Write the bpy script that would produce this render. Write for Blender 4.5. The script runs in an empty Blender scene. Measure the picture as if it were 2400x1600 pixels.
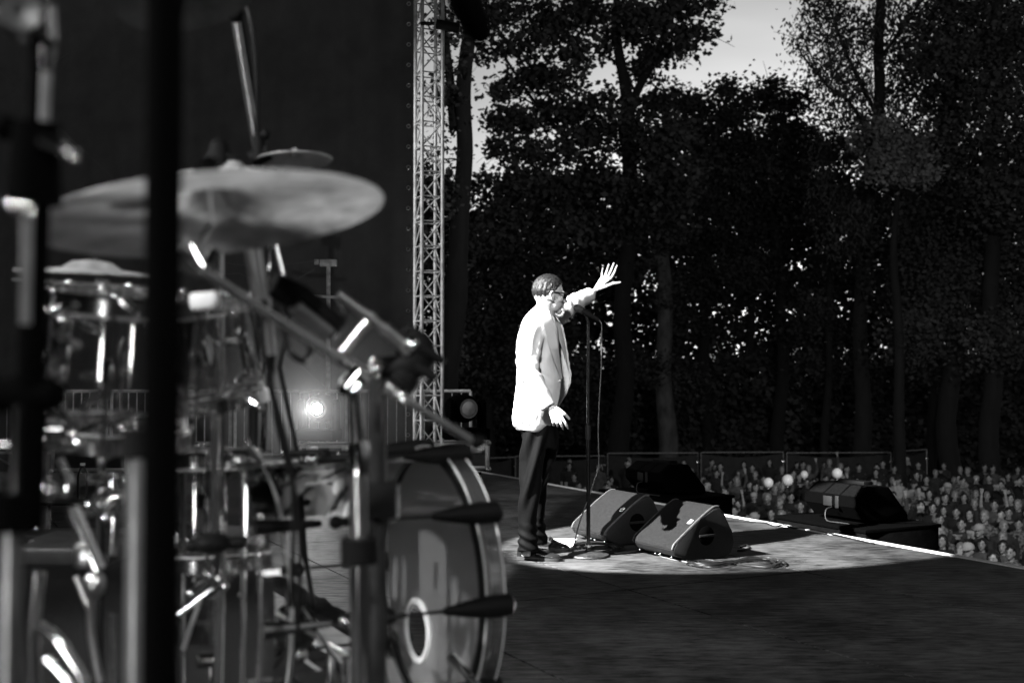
import bpy, bmesh, math, random
import numpy as np
from mathutils import Vector, Matrix, Euler, noise

# ------------------------------------------------------------------ camera, sky, lights, exposure
scene = bpy.context.scene
F_PX, CX, CY, CAM_H = 2712.0, 1200.0, 800.0, 1.2      # focal length in photo pixels, eye height over the stage
TH = math.atan(70.0 / F_PX)                            # slight upward tilt
cam_d = bpy.data.cameras.new('camera'); cam = bpy.data.objects.new('camera', cam_d)
scene.collection.objects.link(cam); scene.camera = cam
cam.location = (0, 0, CAM_H); cam.rotation_euler = (math.pi / 2 + TH, 0, 0)
cam_d.sensor_width = 36.0; cam_d.lens = F_PX / 2400 * 36.0
cam_d.clip_start = 0.05; cam_d.clip_end = 2000
cam_d.dof.use_dof = True; cam_d.dof.focus_distance = 7.35; cam_d.dof.aperture_fstop = 2.7
cam_d.dof.aperture_blades = 9

vs = scene.view_settings
vs.view_transform = 'Standard'; vs.look = 'None'; vs.exposure = 0.0; vs.gamma = 1.0

SUN_EL, SUN_ROT = math.radians(4), math.radians(10)
world = bpy.data.worlds.new('World'); scene.world = world; world.use_nodes = True
wn, wl = world.node_tree.nodes, world.node_tree.links
bg = wn['Background']
sky = wn.new('ShaderNodeTexSky'); sky.sky_type = 'NISHITA'; sky.sun_disc = False
sky.sun_elevation = SUN_EL; sky.sun_rotation = SUN_ROT; sky.air_density = 1.5; sky.dust_density = 2.0
bw = wn.new('ShaderNodeRGBToBW'); wl.new(sky.outputs[0], bw.inputs[0])
tc = wn.new('ShaderNodeTexCoord'); mp = wn.new('ShaderNodeMapping'); mp.inputs['Scale'].default_value = (1.6, 1.6, 7.0)
nz = wn.new('ShaderNodeTexNoise'); nz.inputs['Scale'].default_value = 1.7; nz.inputs['Detail'].default_value = 4
wl.new(tc.outputs['Generated'], mp.inputs[0]); wl.new(mp.outputs[0], nz.inputs['Vector'])
mr = wn.new('ShaderNodeMapRange'); mr.inputs['From Min'].default_value = 0.35; mr.inputs['From Max'].default_value = 0.65
mr.inputs['To Min'].default_value = 0.84; mr.inputs['To Max'].default_value = 1.1
wl.new(nz.outputs[0], mr.inputs[0])
ml = wn.new('ShaderNodeMath'); ml.operation = 'MULTIPLY'; wl.new(bw.outputs[0], ml.inputs[0]); wl.new(mr.outputs[0], ml.inputs[1])
wl.new(ml.outputs[0], bg.inputs['Color'])
bg.inputs['Strength'].default_value = 0.098

def P(px, py, d):
    x = (px - CX) / F_PX * d; v = -(py - CY) / F_PX * d
    return Vector((x, d * math.cos(TH) - v * math.sin(TH), CAM_H + d * math.sin(TH) + v * math.cos(TH)))
def aim(o, target):
    o.rotation_euler = (Vector(target) - o.location).to_track_quat('-Z', 'Y').to_euler()
def lamp(kind, name, loc, target, energy, **kw):
    l = bpy.data.lights.new(name, kind); o = bpy.data.objects.new(name, l); scene.collection.objects.link(o)
    o.location = loc; l.energy = energy
    for k, v in kw.items(): setattr(l, k, v)
    if target is not None: aim(o, target)
    return o
sun = lamp('SUN', 'sun', (0, 0, 20), None, 0.03, angle=math.radians(10))
sun.rotation_euler = (math.pi / 2 - SUN_EL, 0, math.pi - SUN_ROT)
# follow spot from the rig at the back of the stage: the pool round the singer
SING = Vector((0.17, 7.35, 0))
KEYDIR = Vector((-0.85, -0.53, 0.76)).normalized()
POOL = Vector((1.55, 8.3, 0))
key = lamp('SPOT', 'follow_spot_light', POOL + KEYDIR * 9.6, POOL, 33000,
           spot_size=math.radians(15.6), spot_blend=0.12, shadow_soft_size=0.035)
pool2 = lamp('SPOT', 'drum_spot_light', (-1.7, -1.5, 6.4), (-0.98, 6.9, 0), 9000, spot_size=math.radians(10.5), spot_blend=0.1, shadow_soft_size=0.05)
wash1 = lamp('SPOT', 'kit_fill_light', (-3.4, 0.2, 3.6), (-0.6, 2.1, 0.9), 800, spot_size=math.radians(46), spot_blend=0.5, shadow_soft_size=0.12)  # added fill with no fixture, gives the kit its highlights
low1 = lamp('SPOT', 'cymbal_fill_light', (0.25, 2.75, 0.5), tuple(P(640, 560, 1.5)), 130, spot_size=math.radians(19), spot_blend=0.9, shadow_soft_size=0.06)  # unseen spot added to light the underside of the large cymbal
side1 = lamp('SPOT', 'kit_side_fill_light', (1.6, -1.6, 3.4), (-0.6, 2.0, 0.9), 260, spot_size=math.radians(26), spot_blend=0.4, shadow_soft_size=0.07)  # added from the camera side for more glints on the chrome
kickl = lamp('SPOT', 'kick_fill_light', (-2.9, 0.9, 2.1), tuple(P(1000, 1300, 2.6)), 330, spot_size=math.radians(17), spot_blend=0.6, shadow_soft_size=0.05)  # added spot, there only to brighten the kick drum head
lamp('AREA', 'upstage_fill_panel', (-3.0, -2.6, 4.6), (-0.7, 2.0, 0.9), 46, shape='RECTANGLE', size=1.5, size_y=0.5)  # unseen panel added so the chrome has something bright to reflect
lamp('AREA', 'wing_fill_panel', (-4.6, 2.6, 2.6), (-0.7, 2.0, 0.9), 24, shape='RECTANGLE', size=0.5, size_y=1.0)  # second added panel, for streaks in the chrome from the left
lamp('AREA', 'side_fill_panel', (2.6, -1.8, 3.6), (-0.7, 2.0, 0.9), 30, shape='RECTANGLE', size=0.9, size_y=0.5)  # third added panel, for chrome reflections from the right
lamp('SPOT', 'low_front_fill_light', (-0.95, -0.7, 0.55), (-0.62, 1.8, 0.75), 34, spot_size=math.radians(52), spot_blend=0.6, shadow_soft_size=0.1)  # weak fill added low behind the camera to lift the vertical tubes
trees_l = lamp('SPOT', 'tree_wash_light', (8.5, 10.5, 5.5), (6, 48, 9), 4600, spot_size=math.radians(85), spot_blend=0.8, shadow_soft_size=0.3)
rear = lamp('SPOT', 'singer_fill_light', (-1.2, -2.6, 6.2), (0.12, 7.4, 1.2), 10000, spot_size=math.radians(10), spot_blend=0.9, shadow_soft_size=0.4)  # unseen soft fill added to lift the shaded front of the jacket
wash2 = lamp('SPOT', 'crowd_wash_light', (5.0, 11.5, 3.2), (11, 25, -4.0), 2900, spot_size=math.radians(66), spot_blend=0.6, shadow_soft_size=0.2)
wash3 = lamp('SPOT', 'tower_fill_light', (-5.5, 9.0, 5.2), (-0.3, 12.8, 2.6), 800, spot_size=math.radians(42), spot_blend=0.9, shadow_soft_size=0.1)  # fill added out of frame to brighten the lattice tower

# ------------------------------------------------------------------ helpers
def G(px, py, z=0.0):
    a = P(px, py, 1.0) - Vector((0, 0, CAM_H)); t = (z - CAM_H) / a.z
    return Vector((a.x * t, a.y * t, z))
EDGE_A, EDGE_B = G(2400, 1333), G(1145, 1110)
E = (EDGE_B - EDGE_A).normalized()                  # along the stage front, away from the camera
N = Vector((E.y, -E.x, 0))                          # towards the audience
if N.x < 0: N = -N
Z = Vector((0, 0, 1))

def mat(name, c, rough=0.5, metal=0.0, nscale=0, namt=0.0, bump=0.0, bscale=None, stretch=(1, 1, 1), coords='Object', spec=0.5, coat=0.0, lo=None, detail=4):
    m = bpy.data.materials.new(name); m.use_nodes = True; nt = m.node_tree; b = nt.nodes['Principled BSDF']
    b.inputs['Base Color'].default_value = (c, c, c, 1); b.inputs['Roughness'].default_value = rough; b.inputs['Metallic'].default_value = metal
    b.inputs['Specular IOR Level'].default_value = spec
    if coat: b.inputs['Coat Weight'].default_value = coat; b.inputs['Coat Roughness'].default_value = 0.08
    if nscale or bump:
        t = nt.nodes.new('ShaderNodeTexCoord'); mp = nt.nodes.new('ShaderNodeMapping'); mp.inputs['Scale'].default_value = stretch
        nt.links.new(t.outputs[coords], mp.inputs[0])
    if nscale:
        n = nt.nodes.new('ShaderNodeTexNoise'); n.inputs['Scale'].default_value = nscale; n.inputs['Detail'].default_value = detail
        nt.links.new(mp.outputs[0], n.inputs['Vector'])
        r = nt.nodes.new('ShaderNodeMapRange'); r.inputs['From Min'].default_value = 0.3; r.inputs['From Max'].default_value = 0.7
        r.inputs['To Min'].default_value = c * (1 - namt) if lo is None else lo; r.inputs['To Max'].default_value = c * (1 + namt)
        nt.links.new(n.outputs[0], r.inputs[0]); nt.links.new(r.outputs[0], b.inputs['Base Color'])
    if bump:
        n2 = nt.nodes.new('ShaderNodeTexNoise'); n2.inputs['Scale'].default_value = bscale or nscale; n2.inputs['Detail'].default_value = 3
        nt.links.new(mp.outputs[0], n2.inputs['Vector'])
        bp = nt.nodes.new('ShaderNodeBump'); bp.inputs['Strength'].default_value = bump; bp.inputs['Distance'].default_value = 0.01
        nt.links.new(n2.outputs[0], bp.inputs['Height']); nt.links.new(bp.outputs[0], b.inputs['Normal'])
    return m
def emis(name, s, c=1.0):
    m = bpy.data.materials.new(name); m.use_nodes = True; b = m.node_tree.nodes['Principled BSDF']
    b.inputs['Base Color'].default_value = (0.8, 0.8, 0.8, 1); b.inputs['Emission Color'].default_value = (c, c, c, 1); b.inputs['Emission Strength'].default_value = s
    return m
def acrylic(name, tint=0.93, gloss=0.9, haze=0.05):
    m = bpy.data.materials.new(name); m.use_nodes = True; nt = m.node_tree; nt.nodes.remove(nt.nodes['Principled BSDF'])
    out = nt.nodes['Material Output']; tr = nt.nodes.new('ShaderNodeBsdfTransparent'); tr.inputs[0].default_value = (tint, tint, tint, 1)
    gl = nt.nodes.new('ShaderNodeBsdfGlossy'); gl.inputs['Roughness'].default_value = 0.06; gl.inputs['Color'].default_value = (gloss,) * 3 + (1,)
    df = nt.nodes.new('ShaderNodeBsdfDiffuse'); df.inputs[0].default_value = (0.8, 0.8, 0.8, 1)
    fr = nt.nodes.new('ShaderNodeFresnel'); fr.inputs[0].default_value = 1.6
    m1 = nt.nodes.new('ShaderNodeMixShader'); m2 = nt.nodes.new('ShaderNodeMixShader'); m2.inputs[0].default_value = haze; tl = nt.nodes.new('ShaderNodeBsdfTranslucent'); tl.inputs[0].default_value = (0.8, 0.8, 0.8, 1); m3 = nt.nodes.new('ShaderNodeMixShader'); nt.links.new(df.outputs[0], m3.inputs[1]); nt.links.new(tl.outputs[0], m3.inputs[2])
    nt.links.new(fr.outputs[0], m1.inputs[0]); nt.links.new(tr.outputs[0], m1.inputs[1]); nt.links.new(gl.outputs[0], m1.inputs[2])
    nt.links.new(m1.outputs[0], m2.inputs[1]); nt.links.new(m3.outputs[0], m2.inputs[2]); nt.links.new(m2.outputs[0], out.inputs[0])
    return m

def frame(axis):
    a = Vector(axis).normalized(); u = a.cross(Z if abs(a.z) < 0.95 else Vector((1, 0, 0))).normalized()
    return u, a.cross(u).normalized(), a
class MB:
    def __init__(s): s.bm = bmesh.new()
    def loft(s, rings, closed=True, cap=True):
        vr = [[s.bm.verts.new(p) for p in r] for r in rings]; n = len(rings[0])
        for a, b in zip(vr, vr[1:]):
            for i in range(n if closed else n - 1):
                j = (i + 1) % n
                try: s.bm.faces.new((a[i], a[j], b[j], b[i]))
                except ValueError: pass
        if cap and closed:
            s.bm.faces.new(vr[0][::-1]); s.bm.faces.new(vr[-1])
        return s
    def tube(s, pts, r, seg=12, cap=True, flat=1.0):
        pts = [Vector(p) for p in pts]; n = len(pts)
        if not hasattr(r, '__len__'): r = [r] * n
        t0 = (pts[1] - pts[0]).normalized(); u, v, _ = frame(t0); rings = []
        for i, p in enumerate(pts):
            t = ((pts[min(i + 1, n - 1)] - pts[max(i - 1, 0)])).normalized()
            u = (u - t * u.dot(t)).normalized(); v = t.cross(u)
            rings.append([p + (u * math.cos(a) + v * math.sin(a) * flat) * r[i] for a in [2 * math.pi * k / seg for k in range(seg)]])
        return s.loft(rings, True, cap)
    def lathe(s, prof, o, axis=(0, 0, 1), seg=32, cap=False):
        u, v, a = frame(axis); o = Vector(o)
        rings = [[o + a * h + (u * math.cos(t) + v * math.sin(t)) * max(r, 1e-4) for t in [2 * math.pi * k / seg for k in range(seg)]] for r, h in prof]
        return s.loft(rings, True, cap)
    def box(s, c, size, ax=None, bevel=0.0, bseg=2):
        c = Vector(c); ax = ax or (Vector((1, 0, 0)), Vector((0, 1, 0)), Z)
        vs_ = {}
        b2 = bmesh.new()
        for i in (-1, 1):
            for j in (-1, 1):
                for k in (-1, 1):
                    vs_[i, j, k] = b2.verts.new(c + ax[0] * (i * size[0] / 2) + ax[1] * (j * size[1] / 2) + ax[2] * (k * size[2] / 2))
        for q in (((-1, -1, -1), (-1, 1, -1), (1, 1, -1), (1, -1, -1)), ((-1, -1, 1), (1, -1, 1), (1, 1, 1), (-1, 1, 1)),
                  ((-1, -1, -1), (1, -1, -1), (1, -1, 1), (-1, -1, 1)), ((-1, 1, -1), (-1, 1, 1), (1, 1, 1), (1, 1, -1)),
                  ((-1, -1, -1), (-1, -1, 1), (-1, 1, 1), (-1, 1, -1)), ((1, -1, -1), (1, 1, -1), (1, 1, 1), (1, -1, 1))):
            b2.faces.new([vs_[k] for k in q])
        if bevel: bmesh.ops.bevel(b2, geom=list(b2.edges), offset=bevel, segments=bseg, affect='EDGES', profile=0.5)
        s.merge(b2); return s
    def merge(s, b2):
        m = bpy.data.meshes.new('t'); b2.to_mesh(m); b2.free(); s.bm.from_mesh(m); bpy.data.meshes.remove(m)
    def prism(s, prof, o, u, v, w, length, bevel=0.0, bseg=2):
        b2 = bmesh.new(); o = Vector(o)
        a = [b2.verts.new(o + u * x + v * y) for x, y in prof]; b = [b2.verts.new(o + u * x + v * y + w * length) for x, y in prof]
        f1 = b2.faces.new(a[::-1]); f2 = b2.faces.new(b)
        for i in range(len(prof)): b2.faces.new((a[i], a[(i + 1) % len(prof)], b[(i + 1) % len(prof)], b[i]))
        if bevel:
            es = list(set(list(f1.edges) + list(f2.edges)))
            bmesh.ops.bevel(b2, geom=es, offset=bevel, segments=bseg, affect='EDGES', profile=0.5)
        s.merge(b2); return s
    def ball(s, c, r, rot=None, seg=16, ring=10):
        if not hasattr(r, '__len__'): r = (r, r, r)
        M = rot.to_3x3() if rot is not None else Matrix.Identity(3); c = Vector(c)
        rings = []
        for i in range(ring + 1):
            p = math.pi * i / ring; sp = max(math.sin(p), 0.01)
            rings.append([c + M @ Vector((r[0] * sp * math.cos(t), r[1] * sp * math.sin(t), -r[2] * math.cos(p))) for t in [2 * math.pi * k / seg for k in range(seg)]])
        return s.loft(rings)
    def quad(s, *p):
        s.bm.faces.new([s.bm.verts.new(q) for q in p]); return s
    def mesh(s, name):
        bmesh.ops.recalc_face_normals(s.bm, faces=s.bm.faces)
        me = bpy.data.meshes.new(name); s.bm.to_mesh(me); s.bm.free(); return me
    def build(s, name, m, parent=None, sharp=35, kind=None):
        if name in ('wire', 'bolts', 'bolt', 'grille_edge', 'ball_corner', 'top_hardware', 'cross_clamp', 'split_clamp', 'split_tube', 'connector_plate', 'crossbar_piece', 'eyelet'):
            return s.islands(name, m, parent, sharp)
        return link(s.mesh(name), name, m, parent, sharp, kind)
    def islands(s, name, m, parent, sharp):
        name = name.replace('split_', ''); left = set(s.bm.verts); last = None
        while left:
            st = [left.pop()]; comp = set(st)
            while st:
                for e in st.pop().link_edges:
                    for v in e.verts:
                        if v in left: left.discard(v); comp.add(v); st.append(v)
            b2 = bmesh.new(); mp_ = {v: b2.verts.new(v.co) for v in comp}
            for f in set(f for v in comp for f in v.link_faces): b2.faces.new([mp_[v] for v in f.verts])
            bmesh.ops.recalc_face_normals(b2, faces=b2.faces); me = bpy.data.meshes.new(name); b2.to_mesh(me); b2.free(); last = link(me, name, m, parent, sharp)
        s.bm.free(); return last
def link(me, name, m, parent=None, sharp=35, kind=None):
    for p in (m if isinstance(m, (list, tuple)) else [m]): me.materials.append(p)
    me.polygons.foreach_set('use_smooth', [True] * len(me.polygons))
    if sharp: me.set_sharp_from_angle(angle=math.radians(sharp))
    o = bpy.data.objects.new(name, me); scene.collection.objects.link(o)
    if parent is not None:
        o.parent = parent; o.matrix_parent_inverse = Matrix.Translation(wloc(parent)).inverted()
    if kind: o['kind'] = kind
    return o
def wloc(p):
    v = Vector(p.location)
    return v
def tag(o, label, cat, group=None, kind=None):
    if label: o['label'] = label
    if cat: o['category'] = cat
    if group: o['group'] = group
    if kind: o['kind'] = kind
    return o
def thing(name, loc, label, cat, group=None):
    o = bpy.data.objects.new(name, None); scene.collection.objects.link(o); o.location = loc; o.empty_display_size = 0.1
    return tag(o, label, cat, group)
def copy_tree(o, parent=None):
    c = o.copy(); scene.collection.objects.link(c)
    if parent is not None: c.parent = parent
    for ch in list(o.children): copy_tree(ch, c)
    return c
def remesh(me, voxel, smooth=4, disp=None):
    """weld overlapping closed shapes into one continuous surface"""
    o = bpy.data.objects.new('tmp', me); scene.collection.objects.link(o)
    r = o.modifiers.new('r', 'REMESH'); r.mode = 'VOXEL'; r.voxel_size = voxel; r.use_smooth_shade = True
    if smooth:
        q = o.modifiers.new('s', 'SMOOTH'); q.factor = 0.5; q.iterations = smooth
    dg = bpy.context.evaluated_depsgraph_get(); dg.update()
    out = bpy.data.meshes.new_from_object(o.evaluated_get(dg))
    bpy.data.objects.remove(o); out.materials.clear()
    if disp:
        n = len(out.vertices); co = np.empty(n * 3); out.vertices.foreach_get('co', co); co = co.reshape(-1, 3)
        nr = np.empty(n * 3); out.vertices.foreach_get('normal', nr); nr = nr.reshape(-1, 3)
        d = np.array([disp(Vector(c)) for c in co]); co = co + nr * d[:, None]; out.vertices.foreach_set('co', co.ravel()); out.update()
    return out
def spline(pts, n):
    """Catmull-Rom through points"""
    pts = [Vector(p) for p in pts]; q = [pts[0] * 2 - pts[1]] + pts + [pts[-1] * 2 - pts[-2]]; out = []
    for i in range(1, len(q) - 2):
        for k in range(n):
            t = k / n; a, b, c, d = q[i - 1], q[i], q[i + 1], q[i + 2]
            out.append(0.5 * ((2 * b) + (c - a) * t + (2 * a - 5 * b + 4 * c - d) * t * t + (3 * b - a - 3 * c + d) * t ** 3))
    out.append(pts[-1]); return out
def lerpl(xs, t):
    """interpolate a list at t in 0..1"""
    f = t * (len(xs) - 1); i = min(int(f), len(xs) - 2); return xs[i] + (xs[i + 1] - xs[i]) * (f - i)

M = dict(
    black=mat('black_metal', 0.004, 0.5, 0.0, 30, 0.3, spec=0.3), chrome=mat('chrome', 0.9, 0.11, 1.0, 20, 0.08), steel=mat('brushed_steel', 0.7, 0.28, 1.0, 30, 0.15),
    alu=mat('aluminium_tube', 0.85, 0.5, 0.2, 14, 0.3), rubber=mat('black_rubber', 0.003, 0.7, 0, 20, 0.3, spec=0.2), cable=mat('cable_rubber', 0.008, 0.5, spec=0.35),
    gcable=mat('grey_cable', 0.16, 0.4), white=mat('white_edge_paint', 0.8, 0.5, 0, 8, 0.06), skin=mat('skin', 0.3, 0.42, 0, 9, 0.12, 0.15, 160),
    hair=mat('dark_hair', 0.010, 0.42, 0, 60, 0.5, 0.5, 160, (1, 1, 0.3), spec=0.22), cloth=mat('dark_trouser_cloth', 0.0016, 0.75, 0, 60, 0.25, 0.15, 500, spec=0.08),
    jacket=mat('white_jacket_wool', 0.36, 0.85, 0, 25, 0.04, 0.25, 420), shirt=mat('pale_shirt', 0.5, 0.8, 0, 20, 0.1, 0.2, 200),
    shoe=mat('polished_leather', 0.012, 0.16, 0, 12, 0.3, coat=0.6), lens=mat('dark_lens', 0.01, 0.08), blackcloth=mat('black_cloth', 0.004, 0.95, 0, 12, 0.3, 0.3, 60, spec=0.03),
    case=mat('flight_case_laminate', 0.03, 0.4, 0, 20, 0.3), bark=mat('bark', 0.006, 0.9, 0, 6, 0.5, 0.8, 14, (1, 1, 0.25)),
    barkpale=mat('pale_bark', 0.08, 0.9, 0, 4, 0.5, 0.5, 10, (1, 1, 0.4)), leaf=mat('leaves', 0.05, 0.6, 0, 0.6, 0.5, spec=0.2),
    leaflit=mat('lit_leaves', 0.13, 0.6, 0, 0.9, 0.5, spec=0.2), leafdark=mat('dark_leaves', 0.045, 0.7, 0, 0.5, 0.4, spec=0.15), paper=mat('paper', 0.85, 0.7, 0, 4, 0.04), sole=mat('shoe_sole', 0.03, 0.6),
    acr=acrylic('clear_acrylic', 0.97, 0.95, 0.0), bronze=mat('cymbal_bronze', 0.42, 0.45, 0.3, 26, 0.3, 0.4, 34, (1, 1, 1)),
    head=acrylic('drum_head_film', 0.85, 0.9, 0.05),
    grille=mat('speaker_grille_foam', 0.015, 0.9, 0, 150, 0.55, 0.5, 300, spec=0.06), cab=mat('speaker_paint', 0.01, 0.6, 0, 90, 0.3, 0.5, 250, spec=0.25),
)
# ------------------------------------------------------------------ ground, stage, roof, drapes
def stagemat():
    m = bpy.data.materials.new('stage_plywood'); m.use_nodes = True; nt = m.node_tree; b = nt.nodes['Principled BSDF']; L = nt.links.new
    t = nt.nodes.new('ShaderNodeTexCoord')
    def noise_(scale, st, det=5, rot=0.0):
        mp = nt.nodes.new('ShaderNodeMapping'); mp.inputs['Scale'].default_value = st; mp.inputs['Rotation'].default_value = (0, 0, rot)
        n = nt.nodes.new('ShaderNodeTexNoise'); n.inputs['Scale'].default_value = scale; n.inputs['Detail'].default_value = det; n.inputs['Roughness'].default_value = 0.65
        L(t.outputs['Object'], mp.inputs[0]); L(mp.outputs[0], n.inputs['Vector']); return n
    a = noise_(7, (1, 4.0, 1), 6); c = noise_(1.1, (1, 1, 1), 3); s = noise_(28, (0.6, 6, 1), 4, 0.25)
    m1 = nt.nodes.new('ShaderNodeMath'); m1.operation = 'MULTIPLY'; L(a.outputs[0], m1.inputs[0]); L(c.outputs[0], m1.inputs[1])
    m2 = nt.nodes.new('ShaderNodeMath'); m2.operation = 'MULTIPLY_ADD'; L(s.outputs[0], m2.inputs[0]); m2.inputs[1].default_value = 0.22; L(m1.outputs[0], m2.inputs[2])
    r = nt.nodes.new('ShaderNodeMapRange'); r.inputs['From Min'].default_value = 0.27; r.inputs['From Max'].default_value = 0.47; r.inputs['To Min'].default_value = 0.006; r.inputs['To Max'].default_value = 0.105
    L(m2.outputs[0], r.inputs[0])
    sc = noise_(34, (0.35, 9, 1), 3, -0.5); sc2 = noise_(30, (9, 0.4, 1), 3, 0.3)
    mx = nt.nodes.new('ShaderNodeMath'); mx.operation = 'MAXIMUM'; L(sc.outputs[0], mx.inputs[0]); L(sc2.outputs[0], mx.inputs[1])
    rs = nt.nodes.new('ShaderNodeMapRange'); rs.inputs['From Min'].default_value = 0.66; rs.inputs['From Max'].default_value = 0.72; rs.inputs['To Max'].default_value = 0.09; L(mx.outputs[0], rs.inputs[0])
    ad = nt.nodes.new('ShaderNodeMath'); ad.operation = 'ADD'; L(r.outputs[0], ad.inputs[0]); L(rs.outputs[0], ad.inputs[1]); L(ad.outputs[0], b.inputs['Base Color'])
    rr = nt.nodes.new('ShaderNodeMapRange'); rr.inputs['To Min'].default_value = 0.62; rr.inputs['To Max'].default_value = 0.38; L(a.outputs[0], rr.inputs[0]); L(rr.outputs[0], b.inputs['Roughness'])
    bp = nt.nodes.new('ShaderNodeBump'); bp.inputs['Strength'].default_value = 0.25; bp.inputs['Distance'].default_value = 0.004; L(s.outputs[0], bp.inputs['Height']); L(bp.outputs[0], b.inputs['Normal'])
    b.inputs['Specular IOR Level'].default_value = 0.06
    return m
STAGE = stagemat()
EN = Vector((E.x, E.y, 0)); O = EDGE_A
def S(n_, e_, z=0.0): return O + N * n_ + EN * e_ + Vector((0, 0, z))   # stage coordinates: n_ towards audience (0 = front edge), e_ away from the camera
SAX = (N, EN, Z)
# plywood sheets laid with narrow seams: panels 1.25 x 2.5, one object
seam_n = [-k * 1.25 for k in range(0, 12)]
mb = MB()
off = 0.55
for i in range(11):
    for k in range(-5, 6):
        sh = off + (0.0 if i % 2 == 0 else 0.0)
        e0 = k * 2.5 + sh; n1, n0 = seam_n[i], seam_n[i + 1]
        if e0 > 8.0 or e0 < -12: continue
        e1 = min(e0 + 2.5, 8.4)
        g = 0.012
        mb.box(S((n0 + n1) / 2, (e0 + e1) / 2, -0.01), (n1 - n0 - g, e1 - e0 - g, 0.02), SAX, 0.0025, 1)
stage = mb.build('stage_floor', STAGE, kind='structure')
mb = MB(); mb.box(S(-7, -1.5, -0.71), (13.9, 19.6, 1.36), SAX); mb.build('stage_body', M['blackcloth'], kind='structure')
mb = MB(); mb.box(S(0.03, -1.5, -0.012), (0.055, 19.9, 0.035), SAX, 0.004); mb.build('stage_edge_strip', M['white'], kind='structure')
mb = MB(); mb.box(S(-3.4, -1.5, 7.2), (16.8, 19, 0.25), SAX); mb.build('unseen_stage_roof', M['blackcloth'], kind='structure')  # out of view; stretched forward to keep skylight off the floor
mb = MB(); mb.box(S(-13.2, -1.5, 3.5), (0.1, 19, 7), SAX); mb.build('sky_block_backdrop', M['blackcloth'], kind='structure')  # unseen, added behind the camera to block light from the sky
mb = MB(); mb.box(S(-8.2, -10.9, 3.5), (9.8, 0.1, 7), SAX); mb.build('sky_block_drape', M['blackcloth'], kind='structure')  # out of view, added on the near side as another skylight blocker

# terrain: falls gently away from the stage to the horizon
def gz(y): return -3.42 - 0.18 * min(max((y - 13) / 28, 0), 1.3)
grass = mat('trodden_grass', 0.03, 0.95, 0, 1.5, 0.5, 0.6, 12)
mb = MB(); ys = [-60, -10, 5, 13, 20, 27, 34, 41, 50, 80, 200, 900]; xs = [-700, -100, -30, 0, 20, 50, 120, 700]
for j in range(len(ys) - 1):
    for i in range(len(xs) - 1):
        mb.quad(*[Vector((x, y, gz(y))) for x, y in ((xs[i], ys[j]), (xs[i + 1], ys[j]), (xs[i + 1], ys[j + 1]), (xs[i], ys[j + 1]))])
bmesh.ops.remove_doubles(mb.bm, verts=mb.bm.verts, dist=0.001)
mb.build('ground', grass, kind='structure')

# scrim drape hung beside the wing of the stage, gently pleated
scrim_m = mat('grey_scrim_mesh', 0.15, 0.95, 0, 3, 0.15, 0.3, 80)
t = thing('scrim_drape', P(955, 1100, 15.0), 'tall grey scrim drape closing the side of the stage, left of the lattice tower', 'drape')
mb = MB(); A = P(968, 700, 15.2); B = P(-500, 700, 16.8); cols = 240; rings = []
for zi in range(9):
    z = -0.2 + zi * 7.3 / 8; ring = []
    for i in range(cols + 1):
        f = i / cols; p = A.lerp(B, f); p.z = z
        p.y += 0.025 * math.sin(f * 150 + zi * 0.3) + 0.03 * noise.noise(Vector((f * 30, zi * 0.6, 0)))
        ring.append(p)
    rings.append(ring)
mb.loft(rings, closed=False, cap=False); mb.build('drape_cloth', scrim_m, t)
mb = MB(); q0, q1 = A.copy(), B.copy(); q0.z = q1.z = 7.1; mb.tube([q0, q1], 0.03); mb.build('top_bar', M['alu'], t)
mb = MB()
for k in range(26):
    q = A.lerp(A, 0); q.z = 0.1 + k * 0.27; q.y -= 0.04; q.x -= 0.06
    mb.lathe([(0.016, 0), (0.022, 0.004), (0.03, 0)], q, (0, -1, 0.0), 12)
mb.build('eyelet', M['steel'], t)

# ------------------------------------------------------------------ aluminium lattice tower
def truss_tower(base, h, w, rot, pitch, name, label):
    t = thing(name, base, label, 'truss tower')
    c = [Vector((math.cos(rot + a) * w * 0.7071, math.sin(rot + a) * w * 0.7071, 0)) for a in [math.pi / 4 + k * math.pi / 2 for k in range(4)]]
    for k in range(4):
        MB().tube([base + c[k], base + c[k] + Vector((0, 0, h))], 0.0205, 14).build('chord', M['alu'], t)
    for k in range(4):
        mb = MB(); a, b = c[k], c[(k + 1) % 4]; z = 0.12; flip = k % 2
        while z < h - pitch:
            p, q = (a, b) if flip else (b, a)
            zz = Vector((0, 0, z))
            mb.tube([base + a + zz, base + b + zz], 0.008, 8)
            mb.tube([base + p + zz, base + q + zz + Vector((0, 0, pitch))], 0.0085, 8)
            flip = 1 - flip if k in (0, 2) else flip
            z += pitch
        mb.build('lattice_brace', M['alu'], t)
    mb = MB(); mb.box(base + Vector((0, 0, 0.015)), (w + 0.15, w + 0.15, 0.03), bevel=0.004); mb.build('base_plate', M['steel'], t)
    return t
tb = P(1004, 870, 12.7); tb.z = 0.0
tw = truss_tower(tb, 8.2, 0.236, math.radians(23), 0.272, 'truss_tower', 'silver aluminium lattice tower rising at the far side of the stage behind the kick drum')
mb = MB(); q = P(1050, 62, 12.6); mb.box(q, (0.26, 0.1, 0.09), (Vector((0.95, 0, -0.2)).normalized(), Vector((0, 1, 0)), Vector((0.2, 0, 0.95)).normalized()), 0.01)
mb.tube([q + Vector((-0.15, 0, 0.03)), q + Vector((-0.3, 0, 0.03))], 0.02); mb.build('cable_bracket', M['black'], tw)

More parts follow.
